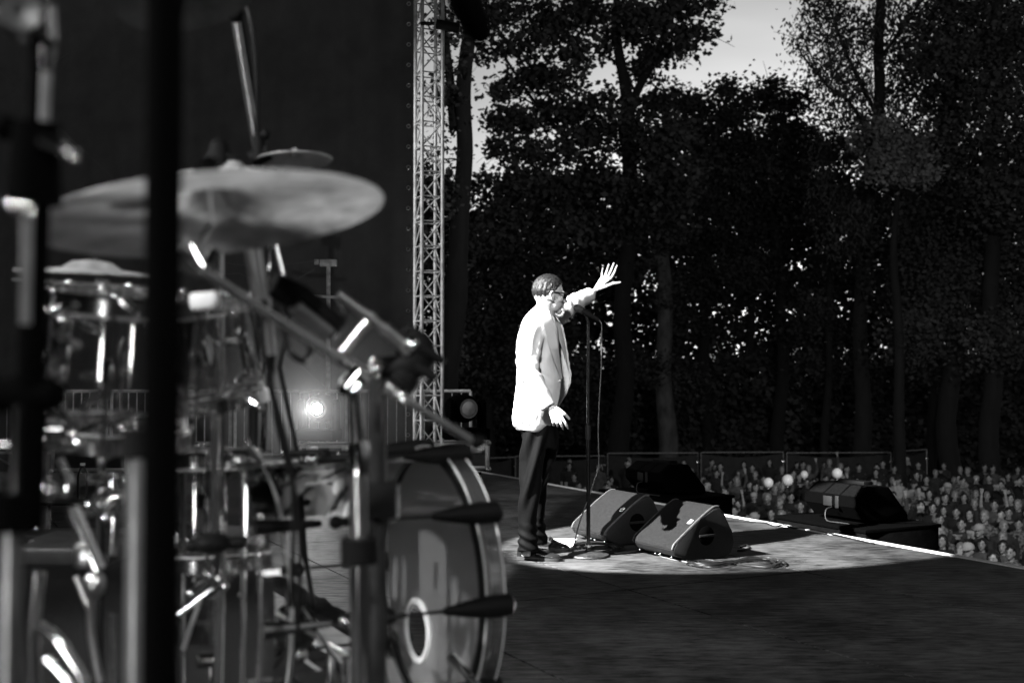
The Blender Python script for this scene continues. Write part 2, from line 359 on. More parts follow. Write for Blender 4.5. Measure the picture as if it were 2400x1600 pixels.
# ------------------------------------------------------------------ crowd barriers in the wing
def barrier(a, b, label, feet=True, h=1.08):
    t = thing('steel_barrier', a, label, 'barrier', 'steel barriers along the wing of the stage')
    u = (b - a).normalized(); Lb = (b - a).length; v = Vector((-u.y, u.x, 0)); mb = MB()
    zt = Vector((0, 0, h)); zb = Vector((0, 0, 0.18))
    mb.tube([a + zt, b + zt], 0.021, 10); mb.tube([a + zb, b + zb], 0.017, 10)
    mb.tube([a, a + zt], 0.02, 10); mb.tube([b, b + zt], 0.02, 10); mb.build('frame', M['alu'], t)
    n = int(Lb / 0.105); mb = MB()
    for k in range(1, n):
        p = a + u * (Lb * k / n); mb.tube([p + zb, p + zt - Vector((0, 0, 0.0))], 0.007, 6)
    bars = mb.build('upright_bars', M['alu'], t)
    for p in (a + u * 0.2, b - u * 0.2): MB().tube([p - v * 0.3 + Z * 0.01, p + Z * 0.12, p + v * 0.3 + Z * 0.01], 0.014, 8).build('foot', M['alu'], t)
xs_ = [(-40, 250, 14.6), (262, 540, 14.3), (552, 812, 14.1), (822, 1103, 13.9)]
lab = ['steel crowd barrier at the far left edge, mostly hidden by the drum stands', 'steel crowd barrier seen between the two rack toms', 'steel crowd barrier behind the glaring stage lamp', 'steel crowd barrier ending right of the lattice tower']
for (x0, x1, d), l_ in zip(xs_, lab):
    a, b = P(x0, 870, d), P(x1, 870, d - 0.05); a.z = b.z = 0; barrier(a, b, l_, h=1.2 - 46 / 2712 * d)

# ------------------------------------------------------------------ flight cases, lamps, pole with wires
def flight_case(px0, px1, ptop, pbot, d, label, depth=0.55):
    a, b = P(px0, ptop, d), P(px1, pbot, d); w = b.x - a.x; h = a.z - b.z; c = Vector(((a.x + b.x) / 2, a.y + depth / 2, (a.z + b.z) / 2))
    t = thing('flight_case', Vector((c.x, c.y, 0)), label, 'flight case', 'black flight cases lined up in the wing')
    MB().box(c, (w - 0.02, depth - 0.02, h - 0.02)).build('panel', M['case'], t)
    mb = MB(); s_ = 0.035
    for i in (-1, 1):
        for j in (-1, 1):
            mb.box(c + Vector((0, i * (depth - s_) / 2, j * (h - s_) / 2)), (w, s_, s_), bevel=0.004)
            mb.box(c + Vector((i * (w - s_) / 2, 0, j * (h - s_) / 2)), (s_ + 0.002, depth, s_ + 0.002), bevel=0.004)
            mb.box(c + Vector((i * (w - s_) / 2, j * (depth - s_) / 2, 0)), (s_ + 0.004, s_ + 0.004, h), bevel=0.004)
    mb.build('edging', M['alu2'], t)
    mb = MB()
    for i in (-1, 1):
        for k in (-1, 1): mb.ball(c + Vector((i * w / 2, -depth / 2, k * h / 2)), 0.03, seg=10, ring=6)
    mb.build('ball_corner', M['steel'], t)
    for f in ([-0.28, 0.28] if w > 0.6 else [0.1]):
        lx = c + Vector((f * w, -depth / 2 - 0.005, h * 0.5 - 0.06)); mb = MB(); mb.box(lx, (0.13, 0.02, 0.1), bevel=0.006); mb.box(lx + Vector((0, -0.012, 0)), (0.06, 0.015, 0.05), bevel=0.004); mb.build('butterfly_latch', M['steel'], t)
    for i in (-1, 1):
        q = Vector((c.x + i * (w / 2 - 0.1), c.y - depth / 2 + 0.1, 0.05)); MB().lathe([(0.012, -0.02), (0.05, -0.02), (0.05, 0.02), (0.012, 0.02)], q, (1, 0, 0), 16).build('castor', M['rubber'], t)
    return t
M['alu2'] = mat('case_edging', 0.6, 0.4, 0.7, 20, 0.2)
flight_case(1010, 1145, 1038, 1099, 12.6, 'black flight case with pale edging right of the kick drum, nearest the stage edge')
flight_case(699, 848, 1042, 1104, 12.4, 'black flight case with pale edging under the glaring stage lamp')
flight_case(370, 475, 1041, 1104, 12.7, 'small black flight case seen just right of the black foreground pole')
flight_case(120, 300, 1030, 1104, 12.8, 'long black flight case at the far left behind the toms')

M['fillcab'] = mat('matt_speaker_paint', 0.0012, 0.9, 0, 90, 0.3, 0.3, 250, spec=0.03)
lamp_glow = emis('lamp_lens_glow', 260.0)
def moving_head(px, py, d, label, lit, yaw):
    p = P(px, py, d); base = Vector((p.x, p.y, 0.47)); t = thing('stage_lamp', base, label, 'stage lamp', 'moving head lamps on the cases')
    fw = Vector((math.sin(yaw), -math.cos(yaw), 0)); sd = Vector((math.cos(yaw), math.sin(yaw), 0))
    MB().box(base + Z * 0.06, (0.42, 0.36, 0.12), (sd, fw, Z), 0.02).build('base_box', M['fillcab'], t)
    mb = MB(); zc = p.z
    for s_ in (-1, 1): mb.prism([(-0.07, 0.1), (0.07, 0.1), (0.07, zc - base.z + 0.06), (0.03, zc - base.z + 0.1), (-0.03, zc - base.z + 0.1), (-0.07, zc - base.z + 0.06)], base + sd * (0.19 * s_ - 0.025), fw, Z, sd, 0.05, 0.008)
    mb.build('yoke', M['fillcab'], t)
    c = Vector((p.x, p.y, zc)) + fw * -0.1
    MB().lathe([(0.001, -0.2), (0.1, -0.19), (0.145, -0.13), (0.155, 0.0), (0.15, 0.1), (0.12, 0.16), (0.105, 0.17), (0.1, 0.16)], c, fw, 32).build('head_shell', M['fillcab'], t)
    m = lamp_glow if lit else mat('lamp_glass', 0.7, 0.12, 0, 12, 0.2, coat=1.0)
    r_ = 0.055 if lit else 0.085
    MB().lathe([(r_, 0.161), (r_ * 0.9, 0.178), (r_ * 0.55, 0.19), (0.001, 0.195)], c, fw, 24).build('lens', m, t)
    MB().lathe([(r_, 0.155), (r_ + 0.02, 0.155), (r_ + 0.02, 0.175), (r_, 0.175)], c, fw, 24).build('lens_ring', M['fillcab'] if lit else M['steel'], t)
    return t, c + fw * 0.4, fw
ml1, lp1, _ = moving_head(748, 957, 12.3, 'dark moving head stage lamp glaring brightly towards the camera', True, math.atan2(-0.16, 1) * -1 * -1)
ml2, lp2, fw2 = moving_head(1092, 957, 12.5, 'dark moving head lamp with a round pale lens right of the lattice tower', False, math.radians(28))
lamp('POINT', 'wing_lamp_light', lp1, None, 26, shadow_soft_size=0.06)
sm_ = bpy.data.materials.new('thin_stage_smoke'); sm_.use_nodes = True; nt_ = sm_.node_tree; nt_.nodes.remove(nt_.nodes['Principled BSDF'])
pv_ = nt_.nodes.new('ShaderNodeVolumePrincipled'); pv_.inputs['Density'].default_value = 0.11; pv_.inputs['Color'].default_value = (0.9, 0.9, 0.9, 1); pv_.inputs['Anisotropy'].default_value = 0.2
nt_.links.new(pv_.outputs[0], nt_.nodes['Material Output'].inputs['Volume'])
o_ = MB().ball((-2.05, 12.2, 0.95), (1.3, 0.9, 0.93), None, 32, 20).build('stage_smoke', sm_, kind='stuff'); tag(o_, 'thin pale smoke hanging round the glaring lamp in the wing', 'smoke')

t = thing('cable_pole', P(770, 1090, 15.0) * 1.0, 'thin metal pole with a crossbar and sagging wires behind the crowd barrier', 'pole')
a = P(768, 1100, 14.8); a.z = 0; b = Vector((a.x, a.y, P(768, 606, 14.8).z))
MB().tube([a, b], 0.028, 10).build('mast', M['alu'], t)
mb = MB(); mb.tube([P(690, 692, 14.78), P(800, 697, 14.78)], 0.02, 8); mb.box(b - Z * 0.05, (0.22, 0.08, 0.09), bevel=0.01); mb.tube([P(742, 608, 14.75), P(742, 620, 14.75)], 0.03); mb.build('crossbar_piece', M['alu'], t)
mb = MB()
for A_, B_, sag in (((742, 610), (450, 600), 8), ((738, 630), (560, 640), 14), ((560, 640), (430, 620), 5), ((650, 800), (760, 905), 2)):
    pa, pb = P(*A_, 14.7), P(*B_, 14.7); mb.tube([pa.lerp(pb, f) - Z * (math.sin(math.pi * f) * sag * 0.012) for f in [k / 10 for k in range(11)]], 0.006, 6)
mb.build('wire', M['gcable'], t)
# guy wires crossing the scrim far left
for k, (A_, B_) in enumerate((((-20, 150), (262, 415)), ((-20, 245), (160, 125)))):
    tag(MB().tube([P(*A_, 14.2), P(*B_, 14.2)], 0.004, 6).build('guy_wire', M['gcable']), ['thin guy wire slanting down to the right across the scrim at the upper left', 'thin guy wire slanting up to the right across the scrim at the far left edge'][k], 'wire')

# ------------------------------------------------------------------ front fill speakers on black plinths beyond the stage edge
def fill_speaker(px0, px1, ptop, d, label, plab, pd, pw, sc, dz):
    # plinth: stack reaching the stage level
    c = P((px0 + px1) / 2, 870, d); c.z = dz
    ax = (N, EN, Z); pc = c.copy(); h = c.z - gz(c.y)
    pt = thing('speaker_plinth', Vector((c.x, c.y, gz(c.y))), plab, 'plinth')
    MB().box(c + Z * (-h / 2 - 0.01), (pd, pw, h - 0.02), ax, 0.01).build('cloth_cover', M['blackcloth'], pt)
    MB().box(c + Z * (-0.005), (pd + 0.03, pw + 0.03, 0.03), ax, 0.005).build('top_board', M['fillcab'], pt)
    t = thing('fill_speaker', c + Z * 0.012, label, 'speaker')
    w = 0.72 * sc; dp = 0.62 * sc; hh = 0.34 * sc
    # cabinet: low wedge, raised on the back, grille facing the audience; seen from behind
    u = N.copy(); o = c + Z * 0.012 - EN * w / 2 - u * dp / 2
    prof = [(0.10, 0.03), (dp, 0.0), (dp, 0.06), (dp * 0.62, hh * 0.98), (dp * 0.25, hh), (0.0, hh * 0.72), (0.0, hh * 0.45)]
    MB().prism(prof, o, u, Z, EN, w, 0.012).build('cabinet', M['fillcab'], t)
    mb = MB()
    for f in (0.06, 0.36, 0.66):
        mb.quad(*[o + EN * (w * (f + a_)) + u * x_ + Z * (z_ + 0.003) for a_, x_, z_ in ((0.0, 0.012, hh * 0.74), (0.27, 0.012, hh * 0.74), (0.27, dp * 0.24, hh * 1.0), (0.0, dp * 0.24, hh * 1.0))])
        mb.quad(*[o + EN * (w * (f + a_)) + u * x_ + Z * (z_ + 0.003) for a_, x_, z_ in ((0.0, dp * 0.27, hh), (0.27, dp * 0.27, hh), (0.27, dp * 0.6, hh * 0.985), (0.0, dp * 0.6, hh * 0.985))])
    mb.build('top_panel', mat('worn_speaker_top', 0.004, 0.8, 0, 60, 0.5, spec=0.05), t)
    mb = MB(); mb.box(o + EN * w * 0.55 + Z * hh * 0.55 - u * 0.002, (0.01, 0.1, 0.08), ax, 0.002); mb.box(o + EN * w * 0.38 + Z * hh * 0.55 - u * 0.002, (0.01, 0.04, 0.1), ax, 0.002); mb.build('connector_plate', mat('connector_plate', 0.004, 0.7, 0, 20, 0.2), t)
    mb = MB(); mb.box(c + Z * (hh + 0.02), (0.1, 0.3, 0.04), ax, 0.008); mb.build('strap', M['rubber'], t)
    q = o + EN * w * 0.45 + Z * hh * 0.4 - u * 0.02
    cb = MB().tube(spline([q, q - u * 0.06 - Z * 0.02, q - u * 0.08 - Z * 0.1 - EN * 0.03, q - u * 0.02 - Z * (hh * 0.38) - EN * 0.12, q + u * 0.0 - Z * (hh * 0.38) - EN * 0.3], 6), 0.005, 8).build('cable', mat('fill_cable', 0.015, 0.6), t)
    return t
fill_speaker(1475, 1640, 1080, 11.75, 'black fill speaker beyond the stage edge behind the two floor monitors', 'black plinth under the left fill speaker behind the floor monitors', 0.85, 1.1, 0.88, -0.03)
fill_speaker(1900, 2105, 1110, 9.75, 'black fill speaker on a plinth in front of the crowd, nearer one', 'black plinth under the right fill speaker in front of the crowd', 0.8, 1.05, 0.88, -0.05)

# ------------------------------------------------------------------ site fence with scrim panels behind the crowd
fence_m = mat('fence_tarp', 0.012, 0.8, 0, 5, 0.4, 0.4, 8)
fr = mat('fence_tube', 0.2, 0.5, 0.5, 12, 0.3)
fx = [(1090, 1208, 1072, 44), (1208, 1418, 1069, 43.5), (1424, 1636, 1062, 43), (1643, 1836, 1060, 42.5), (1844, 2088, 1061, 42.5), (2096, 2172, 1058, 41)]
for i, (x0, x1, yt, d) in enumerate(fx):
    a = P(x0, yt + (3 if i == 0 else 0), d); b = P(x1, yt - (5 if i == 5 else 1), d + (2 if i == 5 else 0)); zt = 1.95
    t = thing('site_fence', Vector((a.x, a.y, a.z - zt)), ['tarp covered fence panel at the far left end, left of the singer', 'tarp covered fence panel behind the singer and the microphone stand', 'tarp covered fence panel behind the left fill speaker', 'tarp covered fence panel behind the person raising one arm', 'long tarp covered fence panel behind the balloons', 'last fence panel on the right, angled away behind the crowd'][i], 'fence', 'fence panels behind the crowd')
    mb = MB(); u = (b - a).normalized(); dn = Z * -zt
    mb.tube([a, b], 0.025, 8); mb.tube([a, a + dn], 0.022, 8); mb.tube([b, b + dn], 0.022, 8); mb.build('panel_frame', fr, t)
    mb = MB(); rings = []
    for k in range(9):
        rings.append([a.lerp(b, j / 20) + dn * (0.03 + 0.95 * k / 8) + Vector((0, 0.04 * noise.noise(Vector((j * 0.5 + i * 9, k * 0.4, 0))) + 0.03, -0.12 * math.sin(math.pi * j / 20) * (k == 0))) for j in range(21)])
    mb.loft(rings, closed=False, cap=False); mb.build('tarp', fence_m, t)
    MB().box(b + Z * -0.35, (0.1, 0.06, 0.07), bevel=0.01).build('clamp', M['steel'], t)
# ------------------------------------------------------------------ trees
rng = np.random.default_rng(11)
def leafmesh(name, m, parent, blobs, n, size, d0, spread=0.9, cl=22, cr=0.45, droop=0.0, kind=None, asp=0.7, shell=0.35):
    """leaf-sized kites gathered in clumps inside ellipsoids; blobs are (px, py, rx, ry[, depth offset])"""
    C, R, W = [], [], []
    for b in blobs:
        px, py, rx, ry = b[:4]; dz = b[4] if len(b) > 4 else rng.uniform(-1.6, 1.6)
        s = d0 / F_PX; C.append(P(px, py, d0 + dz)); r = (rx * s, 0.5 * (rx + ry) * s * spread, ry * s); R.append(r); W.append(r[0] * r[2])
    C = np.array([list(c) for c in C]); R = np.array(R); W = np.array(W) / sum(W)
    nc = max(n // cl, 1); bi = rng.choice(len(C), nc, p=W)
    dirs = rng.normal(size=(nc, 3)); dirs /= np.linalg.norm(dirs, axis=1)[:, None]
    rad = (shell + (1 - shell) * rng.random(nc)) ** 0.6 * 1.02
    cc = C[bi] + dirs * R[bi] * rad[:, None]
    ci = rng.integers(0, nc, n); csz = rng.uniform(0.5, 1.4, nc)
    off = rng.normal(size=(n, 3)) * (cr * csz[ci])[:, None]; off[:, 2] *= 0.55 + droop * 1.2
    pos = cc[ci] + off
    a = rng.normal(size=(n, 3)); a[:, 2] = a[:, 2] * 0.5 - droop * 2.0; a /= np.linalg.norm(a, axis=1)[:, None]
    b = rng.normal(size=(n, 3)); b -= a * (a * b).sum(1)[:, None]; b /= np.linalg.norm(b, axis=1)[:, None]
    sz = (size * rng.uniform(0.6, 1.35, n))[:, None]
    w = asp * 0.5
    v = np.stack([pos - a * sz * 0.5, pos + b * sz * w - a * sz * 0.08, pos + a * sz * 0.5, pos - b * sz * w - a * sz * 0.08], 1).reshape(-1, 3)
    me = bpy.data.meshes.new(name); me.vertices.add(n * 4); me.vertices.foreach_set('co', v.ravel())
    me.loops.add(n * 4); me.loops.foreach_set('vertex_index', np.arange(n * 4)); me.polygons.add(n)
    me.polygons.foreach_set('loop_start', np.arange(n) * 4); me.polygons.foreach_set('loop_total', np.full(n, 4)); me.update(); me.validate()
    o = link(me, name, m, parent, sharp=None, kind=kind); return o, C
def tree(label, base, path, r, blobs, n, size, d, m='leaf', bark='bark', limbs=(), twigs=True, cat='tree', group=None, name='tree', **kw):
    """path: trunk through photo points at depth d, from the foot upwards"""
    pts = [P(x, y, d) for x, y in path]; foot = pts[0].copy(); foot.z = gz(foot.y) - 0.1; pts[0] = foot
    t = thing(name, foot, label, cat, group)
    sp = spline(pts, 6); k = len(sp)
    for i, p in enumerate(sp): p += Vector((noise.noise(p * 0.3) * 0.35, noise.noise(p * 0.3 + Vector((5, 5, 5))) * 0.3, 0)) if i else Vector()
    rr = [lerpl([r[0] * 1.35] + list(r), i / (k - 1)) for i in range(k)]
    MB().tube(sp, rr, 14).build('trunk', M[bark], t)
    for lp, lr in limbs:
        q = spline([P(x, y, d + (j * 0.25)) for j, (x, y) in enumerate(lp)], 6)
        MB().tube(q, [lerpl(list(lr), i / (len(q) - 1)) for i in range(len(q))], 10).build('limb', M[bark], t)
    o, C = leafmesh('crown', M[m], t, blobs, n, size, d, **kw)
    if twigs:   # branches from the trunk to each clump of the crown
        mb = MB(); starts = [p for p in sp[len(sp) // 4:]] + [Vector(P(x, y, d + 0.3)) for lp, _ in limbs for x, y in lp]
        for c in C:
            c = Vector(c); cand = [p for p in starts if p.z < c.z + 0.3] or starts
            s = min(cand, key=lambda p: (p - c).length); L = (s - c).length
            if L < 0.3: continue
            mid = s.lerp(c, 0.5) + Vector((rng.normal() * 0.08 * L, rng.normal() * 0.08 * L, 0.1 * L))
            q = spline([s, mid, c], 4); r0 = min(0.012 * L + 0.025, 0.14); mb.tube(q, [lerpl([r0, r0 * 0.55, r0 * 0.22], i / (len(q) - 1)) for i in range(len(q))], 6)
            for _ in range(3):
                e = c + Vector(rng.normal(size=3)) * 0.55; s2 = q[int(rng.integers(3, len(q)))]; mb.tube([s2, s2.lerp(e, 0.5) + Z * 0.06, e], [r0 * 0.3, r0 * 0.2, 0.008], 5)
        mb.build('branches', M[bark], t)
    return t

# forked tree behind the lattice tower
tree('dark forked tree trunk rising just right of the lattice tower', None, [(1052, 1050), (1056, 700), (1061, 491), (1074, 290), (1090, 150), (1100, 20), (1110, -130)], (0.27, 0.22, 0.2, 0.18, 0.15), 
     [(1045, 60, 30, 50), (1040, 230, 22, 40), (1050, 300, 18, 30), (1060, 160, 15, 25), (1010, 380, 25, 40), (1015, 600, 30, 60), (1020, 480, 30, 50), (1120, -60, 90, 50), (1045, 820, 40, 60)], 3200, 0.15, 30,
     limbs=[([(1064, 300), (1056, 200), (1046, 110), (1038, 20), (1030, -80)], (0.14, 0.12, 0.1, 0.07))], cr=0.3)
# big maple: fills the middle of the picture
T2 = [(1180, 25, 75, 40), (1130, 60, 35, 30), (1150, 125, 50, 28), (1232, 110, 62, 45), (1290, 50, 55, 50), (1360, 25, 55, 45), (1345, 120, 50, 45), (1250, 185, 60, 32), (1180, 215, 36, 24), (1320, 190, 45, 30),
      (1440, 60, 45, 60), (1510, 50, 60, 60), (1585, 25, 75, 35), (1655, 12, 50, 25), (1600, 85, 50, 28), (1660, 78, 26, 18), (1545, 130, 42, 28), (1600, 115, 20, 14), (1505, 170, 35, 35), (1420, 130, 22, 22),
      (1290, 270, 60, 35), (1200, 285, 62, 30), (1172, 345, 30, 25), (1215, 355, 55, 40), (1350, 255, 50, 35), (1375, 330, 60, 50), (1300, 360, 55, 40), (1185, 430, 40, 26), (1245, 430, 50, 32), (1320, 440, 55, 40),
      (1400, 420, 55, 55), (1430, 270, 40, 50), (1480, 330, 50, 60), (1480, 470, 60, 60), (1195, 490, 45, 26), (1140, 560, 55, 40), (1330, 530, 55, 45), (1420, 540, 60, 50), (1215, 570, 50, 32),
      (1530, 250, 40, 45), (1560, 330, 55, 50), (1560, 430, 60, 60), (1550, 540, 60, 55)]
tree('large broad maple with a forked trunk in the middle, right of the singer', None, [(1452, 1060), (1455, 900), (1466, 700), (1470, 520), (1474, 400), (1462, 262), (1446, 140), (1440, 0), (1440, -160)], (0.36, 0.34, 0.32, 0.3, 0.27, 0.2, 0.15, 0.1), T2, 30000, 0.24, 46,
     limbs=[([(1468, 300), (1495, 210), (1535, 140), (1560, 60), (1590, -40)], (0.2, 0.16, 0.12, 0.08)), ([(1470, 480), (1400, 420), (1330, 330), (1260, 250), (1180, 130)], (0.14, 0.12, 0.09, 0.05)),
            ([(1472, 560), (1560, 470), (1640, 400)], (0.12, 0.09, 0.05)), ([(1210, 470), (1260, 400), (1330, 330)], (0.06, 0.08, 0.1))], cr=0.34, shell=0.2)
# lower trees left of and behind the singer
tree('bushy dark tree behind the singer, left of the microphone stand', None, [(1150, 1060), (1150, 850), (1160, 700), (1180, 560), (1190, 480)], (0.2, 0.18, 0.14, 0.08),
     [(1100, 640, 50, 60), (1160, 620, 60, 60), (1230, 640, 60, 60), (1110, 740, 55, 70), (1180, 740, 60, 60), (1260, 720, 70, 60), (1330, 640, 50, 50), (1110, 860, 60, 70), (1190, 850, 60, 70), (1270, 830, 60, 50), (1340, 900, 60, 60), (1150, 970, 90, 60), (1280, 960, 80, 60), (1380, 990, 60, 50)], 15000, 0.2, 50, m='leafdark', cr=0.42)
# dome topped trees in the middle distance
tree('round topped tree at the foot of the sky gap, left one', None, [(1660, 1060), (1655, 800), (1650, 520), (1655, 320)], (0.25, 0.2, 0.12),
     [(1560, 230, 22, 50), (1600, 240, 28, 35), (1635, 250, 30, 30), (1700, 215, 35, 32), (1720, 250, 50, 35), (1660, 290, 75, 40), (1600, 320, 60, 45), (1700, 360, 80, 60), (1620, 420, 70, 60), (1720, 470, 80, 60), (1610, 540, 70, 60), (1700, 590, 70, 50), (1640, 670, 70, 50), (1600, 760, 50, 50)], 21000, 0.22, 56, cr=0.36, m='leafdark')
tree('round topped tree at the foot of the sky gap, right one beside the birch', None, [(1830, 1060), (1826, 820), (1822, 560), (1815, 330)], (0.26, 0.22, 0.12),
     [(1805, 205, 40, 25), (1775, 235, 40, 30), (1850, 230, 48, 30), (1830, 270, 65, 40), (1780, 320, 75, 50), (1870, 340, 70, 60), (1800, 420, 90, 60), (1880, 450, 70, 60), (1780, 520, 80, 50), (1860, 560, 80, 50), (1780, 640, 70, 50), (1880, 680, 70, 50), (1900, 780, 60, 50)], 22000, 0.21, 54, cr=0.36, m='leafdark')
tree('pale barked tree trunk right of the raised hand', None, [(1556, 1060), (1556, 880), (1550, 720), (1540, 560), (1530, 430)], (0.36, 0.33, 0.3, 0.2), 
     [(1540, 420, 40, 60), (1500, 620, 40, 40), (1560, 700, 40, 30), (1500, 860, 50, 50), (1600, 900, 60, 50)], 3000, 0.2, 52, bark='barkpale', cr=0.4)
# birch with hanging twigs
B = [(1868, 95, 26, 22), (1885, 118, 26, 20), (1912, 40, 40, 28), (1935, 12, 50, 24), (1950, 80, 42, 30), (1935, 130, 42, 28), (1990, 50, 45, 40), (1990, 130, 45, 40), (1960, 190, 50, 36), (1910, 195, 30, 20), (2010, 210, 45, 40), (2040, 80, 35, 60), (2090, 30, 50, 50), (2110, 120, 50, 50),
     (1990, 280, 60, 40), (1940, 250, 30, 22), (2080, 220, 50, 50), (2140, 200, 50, 60), (2150, 60, 50, 50), (2050, 320, 60, 40), (1950, 350, 40, 40), (2120, 320, 60, 50), (1960, 430, 60, 50), (1980, 540, 60, 60), (2050, 500, 60, 60)]
tree('tall birch with fine hanging twigs right of the sky gap', None, [(2012, 1060), (2022, 820), (2032, 600), (2044, 380), (2056, 180), (2066, 20), (2070, -140)], (0.27, 0.25, 0.23, 0.2, 0.18, 0.12), B, 17000, 0.17, 44,
     limbs=[([(2048, 330), (1990, 240), (1930, 190), (1880, 80)], (0.09, 0.07, 0.05, 0.02)), ([(2050, 260), (1985, 130), (1960, 60), (1925, -20)], (0.09, 0.07, 0.05, 0.03)), ([(2060, 140), (2120, 60), (2180, -30)], (0.09, 0.06, 0.04))], cr=0.32, droop=0.7, asp=0.5, shell=0.1)
# crown in front, the light on it painted as a paler leaf colour
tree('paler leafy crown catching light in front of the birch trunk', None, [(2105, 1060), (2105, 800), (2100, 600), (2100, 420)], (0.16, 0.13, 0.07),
     [(2062, 300, 22, 26), (2100, 288, 10, 10), (2050, 340, 45, 32), (2110, 350, 50, 32), (2160, 345, 34, 28), (2080, 395, 55, 32), (2140, 400, 50, 32), (2020, 330, 22, 24), (2170, 390, 22, 30)], 7500, 0.17, 40, m='leaflit', cr=0.25, asp=0.6)
# dense dark trees at the right
R1 = [(2220, 40, 70, 60), (2200, 140, 60, 60), (2260, 130, 60, 60), (2230, 240, 70, 60), (2210, 340, 60, 60), (2260, 420, 70, 60), (2200, 500, 60, 60), (2250, 590, 70, 60), (2190, 640, 60, 50), (2230, 720, 70, 60), (2130, 560, 50, 60), (2120, 680, 60, 60), (2140, 800, 60, 60)]
tree('dense dark tree right of the birch, reaching the top of the picture', None, [(2225, 1060), (2225, 800), (2222, 500), (2225, 200), (2225, -80)], (0.3, 0.27, 0.22, 0.15), R1, 26000, 0.18, 42, m='leafdark', cr=0.42)
R2 = [(2340, 20, 70, 50), (2390, 90, 60, 60), (2320, 120, 60, 60), (2370, 200, 70, 60), (2310, 240, 50, 60), (2350, 310, 60, 50), (2400, 420, 50, 60), (2320, 470, 60, 60), (2370, 560, 50, 60), (2310, 620, 60, 60), (2390, 700, 60, 60), (2330, 800, 60, 60), (2450, 300, 60, 90), (2450, 600, 60, 90), (2460, 100, 60, 80)]
tree('dense dark tree at the right edge of the picture', None, [(2325, 1060), (2322, 800), (2325, 500), (2335, 200), (2340, -80)], (0.28, 0.25, 0.2, 0.15), R2, 27000, 0.18, 40, m='leafdark', cr=0.42)
for (x, dd, rr_, ll) in ((1935, 50, 0.14, 'slim dark trunk left of the birch trunk'), (2180, 47, 0.2, 'dark straight trunk between the paler crown and the dense dark tree'), (1745, 58, 0.2, 'dark trunk below the gap between the round topped trees')):
    tree(ll, None, [(x, 1060), (x + 4, 850), (x + 8, 620), (x + 6, 420)], (rr_, rr_ * 0.9, rr_ * 0.6), [(x, 480, 50, 60), (x + 20, 620, 50, 60), (x - 20, 740, 50, 60), (x + 10, 860, 60, 50)], 3500, 0.2, dd, m='leafdark', cr=0.4)
# undergrowth and the far wood: nobody could count them
ug = [(x, y, 90, 65) for x in range(1060, 2560, 90) for y in (905, 985, 1050)]
o, _ = leafmesh('undergrowth', M['leafdark'], None, ug, 60000, 0.34, 58, cr=0.7, kind='stuff'); tag(o, 'black undergrowth filling the foot of the wood behind the fence', 'undergrowth')
fw = [(x, y, 80, 60) for x in range(1020, 2560, 105) for y in (470, 560, 650, 740, 830)] + [(x, 370, 60, 50) for x in (1560, 1660, 1760, 1860, 1960, 2100, 2240, 2380)]
o, _ = leafmesh('far_wood', M['leafdark'], None, fw, 105000, 0.40, 74, cr=0.55, kind='stuff'); tag(o, 'far off wood seen as one dark mass through the nearer trees', 'wood')
# ------------------------------------------------------------------ the singer
s0 = G(1262, 1305); person = None
def ring(py, xl, xr, b, dc, n=22, ex=2.2, tilt=0.0):
    cx, a = (xl + xr) / 2, (xr - xl) / 2; out = []
    for k in range(n):
        t = 2 * math.pi * k / n; c, s = math.cos(t), math.sin(t)
        out.append(P(cx + a * math.copysign(abs(c) ** (2 / ex), c), py + tilt * c, dc + b * math.copysign(abs(s) ** (2 / ex), s)))
    return out
HD = P(1287, 688, 7.43); HY = math.radians(17); HF = Vector((math.cos(HY), math.sin(HY), 0.0)); HS = Vector((math.sin(HY), -math.cos(HY), 0)); HU = Z
hp = math.radians(-4); HF, HU = (HF * math.cos(hp) + Z * math.sin(hp)), (Z * math.cos(hp) - HF * math.sin(hp))
def H(f, s, u): return HD + HF * f + HS * s + HU * u
HR = Matrix((HF, HS, HU)).transposed()
mb = MB()
mb.ball(H(-0.008, 0, 0.012), (0.099, 0.077, 0.098), HR, 24, 16)             # cranium
mb.ball(H(0.034, 0, -0.045), (0.064, 0.058, 0.078), HR, 20, 14)             # face
mb.ball(H(0.025, 0, -0.082), (0.06, 0.05, 0.042), HR, 20, 12)               # jaw
mb.ball(H(0.072, 0, -0.108), (0.024, 0.026, 0.02), HR, 14, 10)              # chin
mb.ball(H(0.082, 0, 0.012), (0.016, 0.05, 0.014), HR, 14, 8)                # brow
mb.tube([H(0.088, 0, 0.0), H(0.104, 0, -0.022), H(0.118, 0, -0.04), H(0.098, 0, -0.05)], [0.010, 0.011, 0.014, 0.012], 10)  # nose
for s_ in (-1, 1):
    mb.ball(H(0.108, 0.011 * s_, -0.044), 0.009, None, 8, 6)
    mb.ball(H(0.078, 0.033 * s_, -0.008), (0.013, 0.016, 0.012), HR, 12, 8)  # eye
    mb.ball(H(0.055, 0.045 * s_, -0.035), (0.03, 0.02, 0.02), HR, 12, 8)     # cheek
    e0 = H(-0.002, 0.074 * s_, -0.026)                                      # ear
    mb.tube([H(0.006, 0.076 * s_, -0.05), H(-0.012, 0.084 * s_, -0.036), H(-0.022, 0.088 * s_, -0.012), H(-0.012, 0.086 * s_, 0.008), H(0.004, 0.08 * s_, 0.006)], [0.008, 0.008, 0.007, 0.007, 0.006], 8)
    mb.ball(e0, (0.016, 0.006, 0.026), HR, 10, 8)
mb.ball(H(0.096, 0, -0.066), (0.012, 0.024, 0.006), HR, 12, 6); mb.ball(H(0.094, 0, -0.079), (0.012, 0.021, 0.008), HR, 12, 6)   # lips
mb.tube([H(-0.02, 0, -0.05), P(1279, 735, 7.44), P(1272, 762, 7.46)], [0.060, 0.057, 0.066], 16)      # neck
